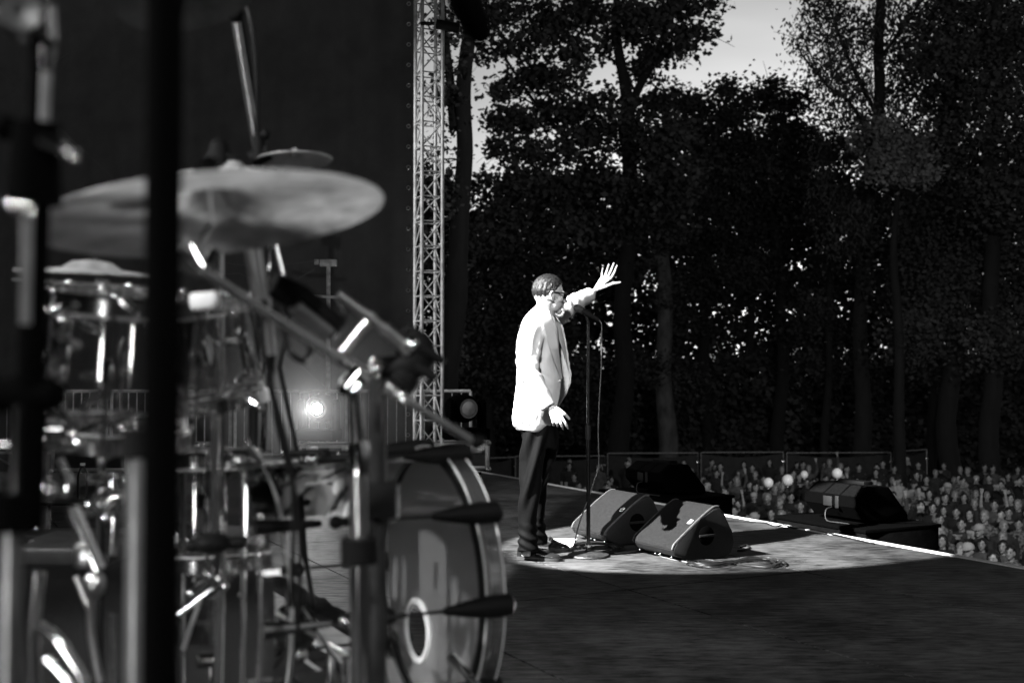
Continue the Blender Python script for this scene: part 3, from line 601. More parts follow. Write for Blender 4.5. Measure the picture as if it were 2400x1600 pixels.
rows = [(742, 1255, 1295, .10), (760, 1236, 1300, .16), (800, 1226, 1304, .175), (860, 1222, 1304, .165), (920, 1220, 1296, .155), (980, 1226, 1288, .15), (1015, 1230, 1286, .13)]
mb.loft([ring(y, a, b, c, 7.46) for y, a, b, c in rows])
RA = [P(1250, 770, 7.32), P(1240, 830, 7.24), P(1243, 880, 7.19), P(1268, 920, 7.15), P(1287, 951, 7.13)]     # near arm
mb.tube(RA, [0.055, 0.05, 0.042, 0.037, 0.027], 14)
LA = [P(1278, 768, 7.6), P(1318, 735, 7.7), P(1345, 715, 7.8), P(1372, 697, 7.86), P(1391, 684, 7.9)]            # raised far arm
mb.tube(LA, [0.055, 0.05, 0.042, 0.038, 0.027], 14)
def hand(wr, kn, tips, mids, thumb, flat=1.0):
    for i in range(4):
        mb.tube([wr[i % 2] if len(wr) > 1 else wr[0], wr[0].lerp(kn[i], 0.55), kn[i]], [0.015, 0.0125, 0.0115], 10)
        r0 = (0.0088, 0.0092, 0.0088, 0.0078)[i]
        mb.tube([kn[i], mids[i], mids[i].lerp(tips[i], 0.5) + (mids[i] - kn[i].lerp(tips[i], 0.5)) * 0.3, tips[i]], [r0 * 1.12, r0, r0 * 0.92, r0 * 0.75], 10)
        mb.ball(tips[i], r0 * 0.8, None, 8, 6); mb.ball(kn[i], r0 * 1.25, None, 8, 6)
    mb.tube(thumb, [0.016, 0.0125, 0.0105, 0.0085], 10); mb.ball(thumb[-1], 0.0088, None, 8, 6)
def ptl(*l): return [P(*q) for q in l]
hand(ptl((1391, 684, 7.9), (1395, 680, 7.9)), ptl((1433, 651, 7.93), (1426.5, 646.5, 7.95), (1419, 646, 7.97), (1411, 650, 7.99)),
     ptl((1446, 623, 7.92), (1439, 617, 7.94), (1427, 620, 7.96), (1413, 629, 7.99)), ptl((1440, 638, 7.95), (1433, 632, 7.97), (1423, 633, 8.0), (1411, 640, 8.02)),
     ptl((1400, 677, 7.89), (1420, 671, 7.87), (1437, 664, 7.86), (1453, 662, 7.85)))
hand(ptl((1287, 951, 7.13), (1290, 949, 7.13)), ptl((1317, 977, 7.09), (1310, 980, 7.08), (1302, 981.5, 7.08), (1295, 981, 7.09)),
     ptl((1331, 1004, 7.1), (1319, 1004, 7.1), (1307, 999, 7.12), (1297, 997, 7.13)), ptl((1325, 991, 7.07), (1315, 993, 7.06), (1305, 992, 7.06), (1296, 990, 7.07)),
     ptl((1296, 954, 7.12), (1311, 960, 7.1), (1324, 970, 7.1), (1334, 981, 7.12)))
NL = [(1000, 1232, 1280, .07, 7.39), (1080, 1229, 1268, .068, 7.365), (1127, 1220, 1262, .062, 7.35), (1180, 1221, 1256, .055, 7.34), (1240, 1222, 1250, .045, 7.33), (1285, 1222, 1244, .024, 7.33), (1303, 1222, 1244, .022, 7.33)]
FL = [(1000, 1250, 1300, .09, 7.56), (1080, 1246, 1294, .075, 7.58), (1130, 1243, 1278, .062, 7.6), (1180, 1244, 1274, .055, 7.62), (1230, 1247, 1272, .045, 7.63), (1262, 1252, 1272, .024, 7.63), (1280, 1255, 1275, .022, 7.63)]
for L_ in (NL, FL): mb.loft([ring(y, a, b, c, d, 16) for y, a, b, c, d in L_])
me = remesh(mb.mesh('person'), 0.0042, 2)
person = link(me, 'person', M['skin'], None, sharp=None)
tag(person, 'singer in a white jacket and dark trousers raising one open hand beside the microphone stand', 'person')
# hair: slicked back with comb grooves
mb = MB(); nu, nv = 70, 60; grid = []
for i in range(nu + 1):
    a = math.radians(15 + 215 * i / nu); row = []       # from the forehead over the top to the nape
    for j in range(nv + 1):
        b = math.radians(-88 + 176 * j / nv)
        f, u, s = math.cos(a) * math.cos(b), math.sin(a) * math.cos(b), math.sin(b)
        ang = math.degrees(a)
        top = 1 - abs(math.degrees(b)) / 90
        # hairline mask: height above which hair grows
        hl = 0.46 if f > 0.6 else (0.46 - (0.6 - f) * 1.3 if f > 0.15 else (-0.125 if f > -0.05 else max(-0.125 - (-0.05 - f) * 1.5, -0.66)))
        mk = min(max((u - hl) / 0.16, 0), 1); th = -0.010 + 0.024 * mk ** 0.5 * (0.75 + 0.25 * max(u, 0)) * (1 if u > -0.05 else max(0.45, 1 + (u + 0.05) * 1.4))
        g = math.sin(math.degrees(b) * 0.36 + 2.2 * math.sin(ang * 0.028) + noise.noise(Vector((a * 2, b * 3, 0))) * 3) * 0.0019 * mk
        g += noise.noise(Vector((a * 4, b * 26, 3))) * 0.0022 * mk
        row.append(H(-0.008 + f * (0.099 + th + g), s * (0.077 + th + g), 0.012 + u * (0.098 + th * 1.15 + g)))
    grid.append(row)
mb.loft(grid, closed=False, cap=False); mb.build('hair', M['hair'], person, sharp=None)
# glasses
mb = MB()
for s_ in (-1, 1):
    mb.tube([H(-0.01, 0.083 * s_, 0.006), H(0.04, 0.078 * s_, 0.006), H(0.1, 0.066 * s_, 0.004)], 0.0042, 6)
    mb.tube([H(-0.01, 0.083 * s_, 0.006), H(-0.02, 0.082 * s_, -0.01)], 0.0026, 6)
    mb.tube([H(0.1, 0.036 * s_ + 0.026 * math.cos(t), -0.006 + 0.019 * math.sin(t)) for t in [k * math.pi / 6 for k in range(13)]], 0.0042, 6)
mb.tube([H(0.1, -0.012, 0.0), H(0.106, 0, 0.003), H(0.1, 0.012, 0.0)], 0.0025, 6)
gl = mb.build('glasses', M['rubber'], person)
for s_ in (-1, 1): MB().ball(H(0.1, 0.036 * s_, -0.006), (0.002, 0.025, 0.018), HR, 12, 8).build('spectacle_lens', M['lens'], gl)
# shirt
mb = MB()
sr = [(733, 1262, 1296, .062, 7.45), (742, 1254, 1300, .10, 7.46), (760, 1234, 1306, .165, 7.46), (800, 1224, 1310, .18, 7.46), (860, 1220, 1312, .172, 7.46), (920, 1218, 1304, .162, 7.46), (985, 1220, 1294, .17, 7.46), (1012, 1224, 1294, .165, 7.46)]
mb.loft([ring(y, a, b, c, d, 28, tilt=(7 if y < 745 else 0)) for y, a, b, c, d in sr]); mb.build('shirt', M['shirt'], person)
mb = MB()     # open collar points
for s_ in (-1, 1):
    dd = 7.45 - 0.05 * s_
    mb.loft([[P(1272, 724, dd - .03 * s_), P(1274, 738, dd - .035 * s_), P(1275, 737, dd - .028 * s_)], [P(1288, 733, dd - .015 * s_), P(1290, 752, dd - .02 * s_), P(1291, 750, dd - .012 * s_)], [P(1299, 744, dd), P(1301, 760, dd), P(1302, 758, dd + .006)]])
mb.build('shirt_collar', M['shirt'], person)
# jacket: open shell of real thickness, sleeves and lapels welded
def jring(py, xb, xc, xn, yn, xf, yf, b, tilt=0.0):
    dc = 7.46; m = lambda px, dy, dpy=0: P(px, py + dpy, dc + dy)
    mid = (xb + xc) / 2
    ctrl = [m(xn, -yn, tilt), m((xn * 0.55 + xc * 0.45), -(yn * 0.25 + b * 0.75)), m(xc, -b), m(mid - 2, -b * 0.86), m(xb + 1, -b * 0.42), m(xb, 0), m(xb + 1, b * 0.42), m(mid - 2, b * 0.86), m(xc, b), m((xf * 0.5 + xc * 0.5), (yf * 0.4 + b * 0.6)), m(xf, yf, tilt)]
    out = spline(ctrl, 4); c = m(xc, 0); inn = []
    for p in out:
        d = (c - p); d.z = 0; inn.append(p + d.normalized() * 0.016)
    return out + inn[::-1]
JR = [(712, 1257, 1270, 1280, .058, 1284, .05, .066), (722, 1248, 1268, 1287, .070, 1292, .06, .085), (732, 1239, 1265, 1292, .08, 1300, .08, .125), (744, 1229, 1262, 1296, .088, 1310, .10, .172), (760, 1222, 1260, 1299, .09, 1319, .115, .200), (790, 1216, 1260, 1303, .09, 1326, .125, .212),
      (830, 1214, 1260, 1309, .085, 1333, .13, .214), (880, 1212, 1262, 1316, .08, 1341, .14, .21), (897, 1212, 1262, 1316, .08, 1340, .14, .21), (925, 1208, 1260, 1312, .09, 1327, .14, .212), (950, 1204, 1258, 1307, .11, 1312, .14, .216), (978, 1201, 1254, 1299, .13, 1297, .14, .221),
      (996, 1203, 1252, 1291, .14, 1286, .14, .220), (1008, 1213, 1250, 1277, .15, 1272, .13, .212), (1014, 1232, 1250, 1266, .15, 1262, .12, .20)]
mb = MB(); mb.loft([jring(*r) for r in JR])
SR = spline(ptl((1256, 765, 7.36), (1244, 788, 7.27), (1238, 830, 7.225), (1240, 872, 7.19), (1262, 915, 7.155), (1286, 954, 7.13)), 6)
mb.tube(SR, [lerpl([0.082, 0.083, 0.076, 0.070, 0.062, 0.050], i / (len(SR) - 1)) for i in range(len(SR))], 20)
SL = spline(ptl((1270, 768, 7.56), (1300, 745, 7.66), (1326, 724, 7.74), (1352, 706, 7.81), (1384, 689, 7.88)), 6)
mb.tube(SL, [lerpl([0.083, 0.076, 0.064, 0.058, 0.049], i / (len(SL) - 1)) for i in range(len(SL))], 20)
el = P(1240, 872, 7.12); aw = P(1262, 800, 7.2); hemp = P(1240, 985, 7.25)
def jd(p):
    d = 0.006 * noise.noise(Vector((p.x * 9, p.y * 9, p.z * 4))) + 0.0022 * noise.noise(p * 17)
    k = math.exp(-((p - el).length / 0.13) ** 2); d += 0.011 * k * math.sin(p.x * 55 + p.z * 95 + 3 * noise.noise(p * 6))
    k = math.exp(-((p - aw).length / 0.12) ** 2); d += 0.006 * k * math.sin(p.x * 90 - p.z * 25 + 2 * noise.noise(p * 8))
    k = math.exp(-((p - SL[10]).length / 0.15) ** 2); d += 0.007 * k * math.sin(p.x * 95 + p.z * 40 + 2 * noise.noise(p * 8))
    k = math.exp(-((p - SR[-6]).length / 0.09) ** 2); d += 0.004 * k * math.sin(p.x * 70 + p.z * 110)
    return d
jm = remesh(mb.mesh('jacket'), 0.0055, 3, jd)
jk = link(jm, 'jacket', M['jacket'], person, sharp=None)
def strip(a, b, th, mat_, name, par):
    mb = MB(); rings = []
    for p, q in zip(a, b):
        o = Vector((0, -th, 0)); rings.append([p, q, q + o, p + o])
    mb.loft(rings); return mb.build(name, mat_, par)
la = spline(ptl((1278, 714, 7.36), (1293, 745, 7.335), (1304, 790, 7.325), (1312, 840, 7.33), (1318, 886, 7.36)), 5)
lb = spline(ptl((1262, 720, 7.335), (1274, 762, 7.255), (1284, 800, 7.25), (1299, 845, 7.265), (1315, 888, 7.35)), 5)
strip(la, lb, 0.008, M['jacket'], 'lapel', jk)
la = spline(ptl((1287, 722, 7.52), (1306, 748, 7.55), (1318, 775, 7.565), (1326, 820, 7.575), (1334, 870, 7.59)), 5)
lb = spline(ptl((1283, 726, 7.49), (1296, 757, 7.485), (1308, 790, 7.50), (1320, 825, 7.53), (1333, 872, 7.58)), 5)
strip(la, lb, 0.007, M['jacket'], 'lapel', jk)
pk = [P(1216, 966, 7.235), P(1256, 970, 7.222)]; pb_ = [P(1217, 992, 7.24), P(1252, 1000, 7.23)]
strip(spline([P(1216, 964, 7.272), P(1236, 966, 7.243), P(1258, 970, 7.239)], 4), spline([P(1217, 986, 7.275), P(1235, 993, 7.25), P(1253, 994, 7.247)], 4), 0.004, M['jacket'], 'patch_pocket', jk)
for q_ in ((1270, 958, 7.098), (1268, 954, 7.098), (1266, 950, 7.098)): MB().ball(P(*q_), 0.0055, None, 8, 6).build('cuff_button', M['shirt'], jk)
MB().ball(P(1311, 892, 7.352), (0.008, 0.004, 0.008), None, 10, 6).build('button', M['shirt'], jk)
# trousers
mb = MB()
mb.loft([ring(y, a, b, c, 7.46) for y, a, b, c in [(975, 1224, 1300, .17), (1000, 1221, 1306, .185), (1030, 1221, 1304, .18), (1050, 1224, 1300, .16)]])
mb.loft([ring(y, a, b, c, d, 20) for y, a, b, c, d in [(1000, 1222, 1292, .10, 7.37), (1040, 1221, 1286, .10, 7.37), (1080, 1222, 1277, .092, 7.36), (1127, 1216, 1267, .083, 7.35), (1175, 1215, 1262, .075, 7.34), (1225, 1215, 1258, .07, 7.34), (1262, 1216, 1260, .07, 7.33), (1292, 1214, 1264, .072, 7.33)]])
mb.loft([ring(y, a, b, c, d, 20) for y, a, b, c, d in [(1000, 1248, 1307, .10, 7.56), (1040, 1247, 1305, .10, 7.57), (1097, 1241, 1299, .09, 7.58), (1139, 1240, 1282, .08, 7.6), (1180, 1240, 1278, .072, 7.62), (1225, 1243, 1277, .067, 7.63), (1262, 1245, 1282, .068, 7.64), (1275, 1244, 1284, .07, 7.65)]])
def td(p):
    d = 0.005 * noise.noise(Vector((p.x * 14, p.y * 14, p.z * 5))) + 0.014 * math.sin(6.283 * (0.95 * p.x - 0.33 * p.z) / 0.085 + 2.2 * noise.noise(p * 3.5)) * math.exp(-((p.z - 0.62) / 0.26) ** 2)
    d += 0.007 * math.sin(p.z * 95 + p.x * 50 + 2 * noise.noise(p * 7)) * math.exp(-((p.z - 0.14) / 0.08) ** 2)
    return d
tr = link(remesh(mb.mesh('trousers'), 0.0065, 4, td), 'trousers', M['cloth'], person, sharp=None)
# shoes
def shoe(heel, toe, par):
    f = (toe - heel); Ls = f.length; f.normalize(); s = Vector((f.y, -f.x, 0)); root = None
    def outline(k, w=1.0):
        pr = [(0, .012), (.025, .028), (.07, .034), (.2, .032), (.42, .034), (.62, .044), (.78, .046), (.9, .036), (.97, .02), (1.0, .004)]
        for (a, wa), (b, wb) in zip(pr, pr[1:]):
            if a <= k <= b: return (wa + (wb - wa) * (k - a) / (b - a)) * w
        return .004
    ks = [0, .02, .1, .2, .3, .42, .55, .66, .76, .86, .93, .98, 1.0]
    mb = MB(); rings = []
    hts = [.052, .080, .088, .09, .088, .082, .068, .057, .05, .046, .04, .03, .018]
    for k, h in zip(ks, hts):
        w = outline(k); rings.append([heel + f * (k * Ls) + s * (w * math.copysign(abs(math.cos(t)) ** 0.8, math.cos(t))) + Z * (0.018 + (h - 0.018) * max(math.sin(t), 0) ** 0.75) for t in [math.pi * j / 14 for j in range(15)]])
    mb.loft(rings, closed=True); root = mb.build('shoe', M['shoe'], par, sharp=80)
    mb = MB(); pts = [(k, outline(k, 1.1)) for k in ks]
    poly = [heel + f * (k * Ls * 1.02 - .003) + s * w for k, w in pts] + [heel + f * (k * Ls * 1.02 - .003) - s * w for k, w in pts[::-1]]
    mb.loft([[p + Z * 0.010 for p in poly], [p + Z * 0.021 for p in poly]])
    hl = [q for q in poly if (q - heel).dot(f) < 0.26 * Ls]
    mb.loft([[p + Z * 0.0 for p in hl], [p + Z * 0.012 for p in hl]])
    bl = [q for q in poly if (q - heel).dot(f) > 0.45 * Ls]; mb.loft([[p + Z * 0.001 for p in bl], [p + Z * 0.012 for p in bl]])
    mb.build('sole', M['sole'], root)
    mb = MB()
    for k in (.44, .49, .54, .59):
        h = lerpl(hts, 0); zz = .086 - (k - .42) * .16
        mb.tube([heel + f * (k * Ls) - s * .018 + Z * (zz - .004), heel + f * (k * Ls) + Z * (zz + .004), heel + f * (k * Ls + .006) + s * .018 + Z * (zz - .004)], .0022, 5)
    mb.tube([heel + f * (.43 * Ls) + Z * .092, heel + f * (.47 * Ls) + s * .035 + Z * .07, heel + f * (.42 * Ls) + s * .02 + Z * .092], .002, 5)
    mb.build('shoelace', M['cable'], root)
shoe(G(1213, 1309), G(1316, 1315), person)
shoe(G(1256, 1284), G(1334, 1292), person)

# ------------------------------------------------------------------ microphone on its stand
bs = G(1379, 1303); top = Vector((bs.x, bs.y, P(1375, 762, bs.y).z)); dm = bs.y
t = thing('microphone_stand', bs, 'straight black microphone stand with a round cast base in front of the singer', 'microphone stand')
MB().lathe([(0.001, 0), (0.132, 0.0), (0.136, 0.006), (0.132, 0.014), (0.10, 0.022), (0.04, 0.034), (0.022, 0.04), (0.02, 0.06), (0.001, 0.06)], bs, (0, 0, 1), 48).build('round_base', mat('worn_cast_base', 0.05, 0.5, 0.6, 30, 0.6, 0.4, 60), t)
MB().tube([bs + Z * 0.05, bs + Z * 0.075], 0.017, 14).build('base_nut', M['chrome'], t)
dk = mat('dark_chrome_tube', 0.12, 0.22, 1.0, 30, 0.2)
MB().tube([bs + Z * 0.05, bs + Z * 0.78], 0.0135, 14).build('lower_tube', dk, t)
MB().lathe([(0.014, 0), (0.018, 0.004), (0.018, 0.09), (0.014, 0.095)], bs + Z * 0.755, (0, 0, 1), 16, cap=True).build('clutch', M['rubber'], t)
MB().tube([bs + Z * 0.84, top], 0.010, 14).build('upper_tube', dk, t)
ma, mz = P(1347, 718, dm - 0.02), P(1403, 750, dm + 0.02); u = (mz - ma).normalized()
mb = MB(); mb.tube([top, top + Z * 0.02, ma.lerp(mz, 0.5) - Z * 0.022], [0.013, 0.012, 0.009], 10); mb.tube([ma.lerp(mz, 0.35), ma.lerp(mz, 0.62)], [0.021, 0.019], 14); mb.build('microphone_clip', M['rubber'], t)
t2 = thing('microphone', ma, 'black handheld vocal microphone clipped on the stand at the mouth of the singer', 'microphone')
MB().tube([ma + u * 0.052, ma + u * 0.07, mz - u * 0.02, mz], [0.022, 0.019, 0.013, 0.011], 20).build('handle', M['rubber'], t2)
MB().lathe([(0.001, -0.006), (0.014, -0.002), (0.022, 0.008), (0.0255, 0.022), (0.0255, 0.04), (0.021, 0.054)], ma, u, 24).build('grille_head', mat('mic_mesh', 0.03, 0.5, 0.5, 300, 0.6, 0.6, 500), t2)
cb = [mz, mz + u * 0.02 - Z * 0.01, P(1410, 775, dm), P(1409, 860, dm), P(1405, 930, dm), P(1402, 1010, dm), P(1403, 1085, dm), P(1393, 1125, dm - 0.02), P(1376, 1175, dm - 0.03), P(1358, 1225, dm - 0.03), P(1347, 1270, dm - 0.02), G(1342, 1296, 0.008), G(1352, 1292, 0.008), G(1372, 1287, 0.008)]
MB().tube(spline(cb, 8), 0.0042, 8).build('cable', mat('mic_cable', 0.05, 0.3), t2)

# ------------------------------------------------------------------ floor monitors
gm = M['grille']; 
def wedge(o, label):
    t = thing('floor_monitor', o, label, 'floor monitor', 'floor monitors in front of the singer')
    Lw = 0.46; u, w = N, EN
    raw = [(0.0, 0.004), (.29, .004), (.345, .03), (.372, .10), (.35, .17), (.285, .30), (.25, .33), (.205, .328), (.1, .262), (-.07, .135), (-.10, .105), (-.112, .075), (-.095, .045)]
    MB().prism(raw, o, u, Z, w, Lw, 0.012, 3).build('cabinet', M['cab'], t)
    # grille sheet wraps the sloping face
    gp = [(.25, .333), (.205, .331), (.1, .265), (-.07, .138), (-.102, .108), (-.113, .082)]
    sm = spline([Vector((a, b, 0)) for a, b in gp], 3); mb = MB(); out = []
    for i, p in enumerate(sm):
        tg = (sm[min(i + 1, len(sm) - 1)] - sm[max(i - 1, 0)]).normalized(); nrm = Vector((-tg.y, tg.x, 0)) * (-1)
        if nrm.x > 0: nrm = -nrm
        a = o + u * (p.x + nrm.x * 0.0035) + Z * (p.y + nrm.y * 0.0035); i_ = 0.016
        b0 = o + u * p.x + Z * p.y
        out.append([a + w * i_, a + w * (Lw - i_), b0 + w * (Lw - i_), b0 + w * i_])
    mb.loft(out); mb.build('grille', gm, t)
    # paler rim along both ends of the grille
    mb = MB()
    for e_ in (0.010, Lw - 0.010): mb.tube([o + u * p.x + Z * p.y + w * e_ for p in sm], 0.0075, 8)
    mb.build('grille_edge', mat('grille_edge', 0.05, 0.6, 0, 40, 0.3), t)
    # side handle: bar over a black disc that paints the recess shade
    for e_, sg in ((-0.0025, -1), (Lw + 0.0025, 1)):
        hc = o + u * 0.145 + Z * 0.155 + w * e_
        MB().lathe([(0.001, 0.0), (0.058, 0.0), (0.061, -0.002)], hc, w * sg, 32).build('recess_shade_disc', M['lens2'], t)
        mb = MB(); mb.box(hc + w * sg * 0.004, (0.118, 0.008, 0.016), (u, w, Z), 0.002); mb.box(hc + w * sg * 0.0085, (0.006, 0.002, 0.006), (u, w, Z)); mb.build('handle_bar', M['cab'], t)
    # badge: a thin framed parallelogram with a stroke
    fc = Vector((.1, .265)); sl = (Vector((-.07, .135)) - Vector((.1, .262))).normalized(); bc = o + u * 0.065 + Z * (.262 - .035 * .747) + w * 0.055
    du = u * sl.x + Z * sl.y; nn = (u * -0.6 + Z * 0.8).normalized(); bc = bc + nn * 0.008; mb = MB()
    for a_, b_ in (((-.5, -.5), (-.5, .5)), ((-.5, .5), (.5, .5)), ((.5, .5), (.5, -.5)), ((.5, -.5), (-.5, -.5)), ((-.3, -.3), (.3, .3))):
        f_ = lambda q: bc + w * (q[1] * 0.03) + du * (q[0] * 0.034); mb.tube([f_(a_), f_(b_)], 0.0017, 5)
    mb.build('badge', M['white'], t)
    mb = MB()
    for e_ in (0.04, 0.17, 0.22, 0.40): mb.ball(o + u * -0.06 + Z * 0.03 + w * e_ - u * 0.035, 0.006, None, 8, 6)
    mb.build('bolts', M['steel'], t)
    return t
M['lens2'] = mat('matt_black', 0.0015, 0.95, spec=0.02)
oB = G(1612, 1316) ; offs = G(1422, 1253, 0.1) - G(1583, 1288, 0.1)
w2 = wedge(oB, 'black wedge floor monitor, nearer one with the hand shadow on its grille')
w1 = wedge(oB + offs, 'black wedge floor monitor, farther one beside the microphone stand')

# cables coiled on the floor
def coil(cs, rx, ry, n, r, seed, name, label, axis=None, m='cable', eight=False):
    R_ = random.Random(seed); pts = []; ax = axis or Vector((1, 0, 0)); ay = Vector((-ax.y, ax.x, 0)); ph = [R_.uniform(0, 6.28) for _ in range(8)]
    for i in range(n * 20):
        t_ = i / 20 * 2 * math.pi; lp = i / 20; j = 1 + 0.13 * math.sin(lp * 1.7 + ph[0]) + 0.07 * math.sin(lp * 4.1 + ph[1])
        if eight: x, y = rx * math.sin(t_ / 1.0) * j, ry * math.sin(2 * t_) * (1 + 0.45 * math.sin(lp * 2.3 + ph[2])) + 0.03 * math.sin(lp * 1.1 + ph[6])
        else: x, y = rx * math.cos(t_) * j + 0.03 * math.sin(lp * 2.9 + ph[3]), ry * math.sin(t_) * j + 0.02 * math.sin(lp * 1.3 + ph[4])
        z = r + (0.5 + 0.5 * math.sin(lp * 3.3 + t_ * 0.5 + ph[5])) * r * 4.0
        pts.append(cs + ax * x + ay * y + Z * z)
    return tag(MB().tube(spline(pts, 2), r, 7).build(name, M[m]), label, 'cable')
coil(G(1722, 1322), 0.27, 0.12, 9, 0.0040, 3, 'coiled_cable', 'black cable coiled in a figure eight in front of the near floor monitor', eight=True)
coil(G(1400, 1288), 0.15, 0.17, 8, 0.0045, 5, 'cable_tangle', 'loose tangle of cable behind the round base of the microphone stand')
tag(MB().tube(spline([G(1440, 1296, .006), G(1480, 1292, .006), G(1515, 1287, .006), G(1540, 1300, .006), G(1580, 1311, .006), G(1640, 1320, .006), G(1700, 1316, .006)], 6), 0.0048, 7).build('floor_cable', M['gcable']), 'grey cable lying from the tangle to the figure eight coil past the near floor monitor', 'cable')
tag(MB().tube(spline([G(1690, 1220, .006), G(1740, 1221, .006), G(1790, 1224, .006), G(1815, 1232, .006), G(1835, 1230, .006), G(1860, 1236, .006), G(1900, 1240, .006), G(2050, 1274, .006)], 6), 0.006, 7).build('edge_cable', M['cable']), 'black cable running along the stage edge behind the floor monitors', 'cable')
tag(MB().tube(spline([G(1735, 1281, .006), G(1750, 1277, .006), G(1757, 1283, .006), G(1742, 1289, .006), G(1728, 1290, .006)], 6), 0.007, 7).build('cable_loop', M['cable']), 'short black cable loop behind the near floor monitor', 'cable')
pa = [G(1281, 1281, .004), G(1342, 1281, .004), G(1352, 1262, .004), G(1290, 1262, .004)]
tag(MB().loft([[p for p in pa], [p + Z * .001 for p in pa]]).build('paper_sheet', M['paper']), 'white sheet of paper on the stage floor behind the shoes of the singer', 'paper')
# ------------------------------------------------------------------ drum kit, out of focus in the foreground
RZ = 0.42
rn, rf = -2.35, 3.1   # riser extent along the edge direction measured from the point below
rc = G(725, 1410, RZ)
mbx = MB(); ax = (N, EN, Z)
mbx.box(rc - N * 1.6 + EN * ((2.0 - 3.2) / 2) + Z * (-RZ / 2 + 0.003), (3.2, 5.2, RZ - 0.012), ax)
tr_ = thing('drum_riser', Vector((rc.x, rc.y, 0)), 'low carpeted drum riser under the clear drum kit', 'riser')
mbx.build('riser_body', M['blackcloth'], tr_)
mb = MB(); rings = []
for k in range(5):
    ring_ = []
    for j in range(60):
        e = -3.2 + 5.25 * j / 59; n_ = [-3.2, -0.05, 0.0, 0.018, 0.03][k]; z_ = [0.012, 0.012, 0.008, -0.03, -0.10][k] + (0.03 * noise.noise(Vector((e * 5, 2, 0))) if k == 4 else 0)
        ring_.append(rc + N * n_ + EN * e + Z * z_)
    rings.append(ring_)
mb.loft(rings, closed=False, cap=False); mb.build('carpet', mat('dark_carpet', 0.008, 0.95, 0, 60, 0.6, 0.8, 200), tr_)
mb = MB(); rr_ = [[rc + EN * (-3.1 + 5.1 * j / 90) + N * n_ + Z * z_ for j in range(91)] for n_, z_ in ((-0.088, 0.014), (-0.085, 0.022), (-0.19, 0.022), (-0.195, 0.014))]
mb.loft(rr_, closed=False, cap=False); mb.build('plywood_strip', mat('pale_plywood', 0.45, 0.6, 0, 9, 0.4, 0.3, 40), tr_)
mb = MB(); mb.box(rc - N * 0.27 + EN * -0.55 + Z * 0.016, (0.012, 5.1, 0.008), ax, 0.002); mb.build('carpet_trim', mat('carpet_trim', 0.4, 0.5, 0, 9, 0.3), tr_)
mb = MB(); rr_ = []
for n_, z_ in ((0.004, 0.013), (0.0, 0.035), (-0.045, 0.045), (-0.08, 0.035), (-0.09, 0.015)):
    rr_.append([rc + EN * (-3.1 + 5.1 * j / 120) + N * (n_ + 0.016 * noise.noise(Vector((j * 0.35, n_ * 30, 1)))) + Z * (z_ + (0.014 * noise.noise(Vector((j * 0.5, n_ * 40, 0))) if z_ > 0.02 else 0)) for j in range(121)])
mb.loft(rr_, closed=False, cap=False); mb.build('cloth_roll', M['blackcloth'], tr_)
mb = MB(); mb.box(rc + N * 0.012 + EN * -0.6 + Z * -0.17, (0.02, 5.2, 0.09), ax, 0.004); mb.box(rc + N * 0.012 + EN * -0.6 + Z * -0.36, (0.02, 5.2, 0.03), ax, 0.004); mb.build('edge_profile', mat('riser_edge', 0.4, 0.5, 0.4, 10, 0.3), tr_)
def fl(px, d, z=RZ):    # point under photo column px at distance d
    p = P(px, 870, d); p.z = z; return p
M['edge'] = mat('frosted_acrylic_edge', 0.5, 0.3, 0, 10, 0.1)
def drum(c, axis, r, h, label, name='tom_drum', lugs=8, par=None, legs=None, hoop='chrome', lugr=0.009):
    axis = Vector(axis).normalized(); u, v, a = frame(axis); c = Vector(c)
    t = thing(name, c - a * h / 2, label, 'drum', 'clear acrylic drums of the kit')
    mb = MB(); mb.lathe([(r, -h / 2), (r, h / 2)], c, a, 48); mb.build('shell', M['acr'], t)
    for s in (-1, 1): MB().lathe([(r - 0.004, s * (h / 2 - 0.02)), (r + 0.001, s * (h / 2 - 0.02)), (r + 0.001, s * (h / 2 - 0.012)), (r - 0.004, s * (h / 2 - 0.012))], c, a, 48).build('shell_edge', M['edge'], t)
    for s in (-1, 1):
        MB().lathe([(r + 0.004, s * h / 2 - 0.012), (r + 0.012, s * h / 2 - 0.012), (r + 0.012, s * h / 2 + 0.014), (r + 0.003, s * h / 2 + 0.018), (r + 0.003, s * h / 2 - 0.01)], c, a, 48).build('hoop', M[hoop], t)
        MB().lathe([(0.001, s * (h / 2 + 0.003)), (r, s * (h / 2 + 0.002))], c, a, 48).build('drumhead', M['head'], t)
    for k in range(lugs):
        tt = 2 * math.pi * (k + 0.3) / lugs; dr = u * math.cos(tt) + v * math.sin(tt); mb = MB()
        q = c + dr * (r + 0.012)
        mb.tube([q - a * 0.035, q - a * 0.02, q + a * 0.02, q + a * 0.035], [lugr * .7, lugr, lugr, lugr * .7], 10)
        mb.tube([q + dr * 0.002 - a * (h / 2 + 0.02), q + dr * 0.002 + a * (h / 2 + 0.02)], 0.0032, 6)
        for s in (-1, 1): mb.ball(q + dr * 0.002 + a * (s * (h / 2 + 0.02)), 0.0065, None, 8, 6)
        mb.build('lug', M['chrome'], t)
    return t
drum(P(272, 862, 2.05), (0.10, -0.12, 1), 0.128, 0.235, 'clear acrylic rack tom left of the black foreground pole')
drum(P(488, 832, 2.3), (-0.16, -0.12, 1), 0.098, 0.19, 'clear acrylic rack tom right of the black foreground pole under the large cymbal')
ft = drum(P(478, 1190, 2.55), (0.0, 0.0, 1), 0.115, 0.22, 'clear acrylic floor tom behind the black foreground pole', lugs=6)
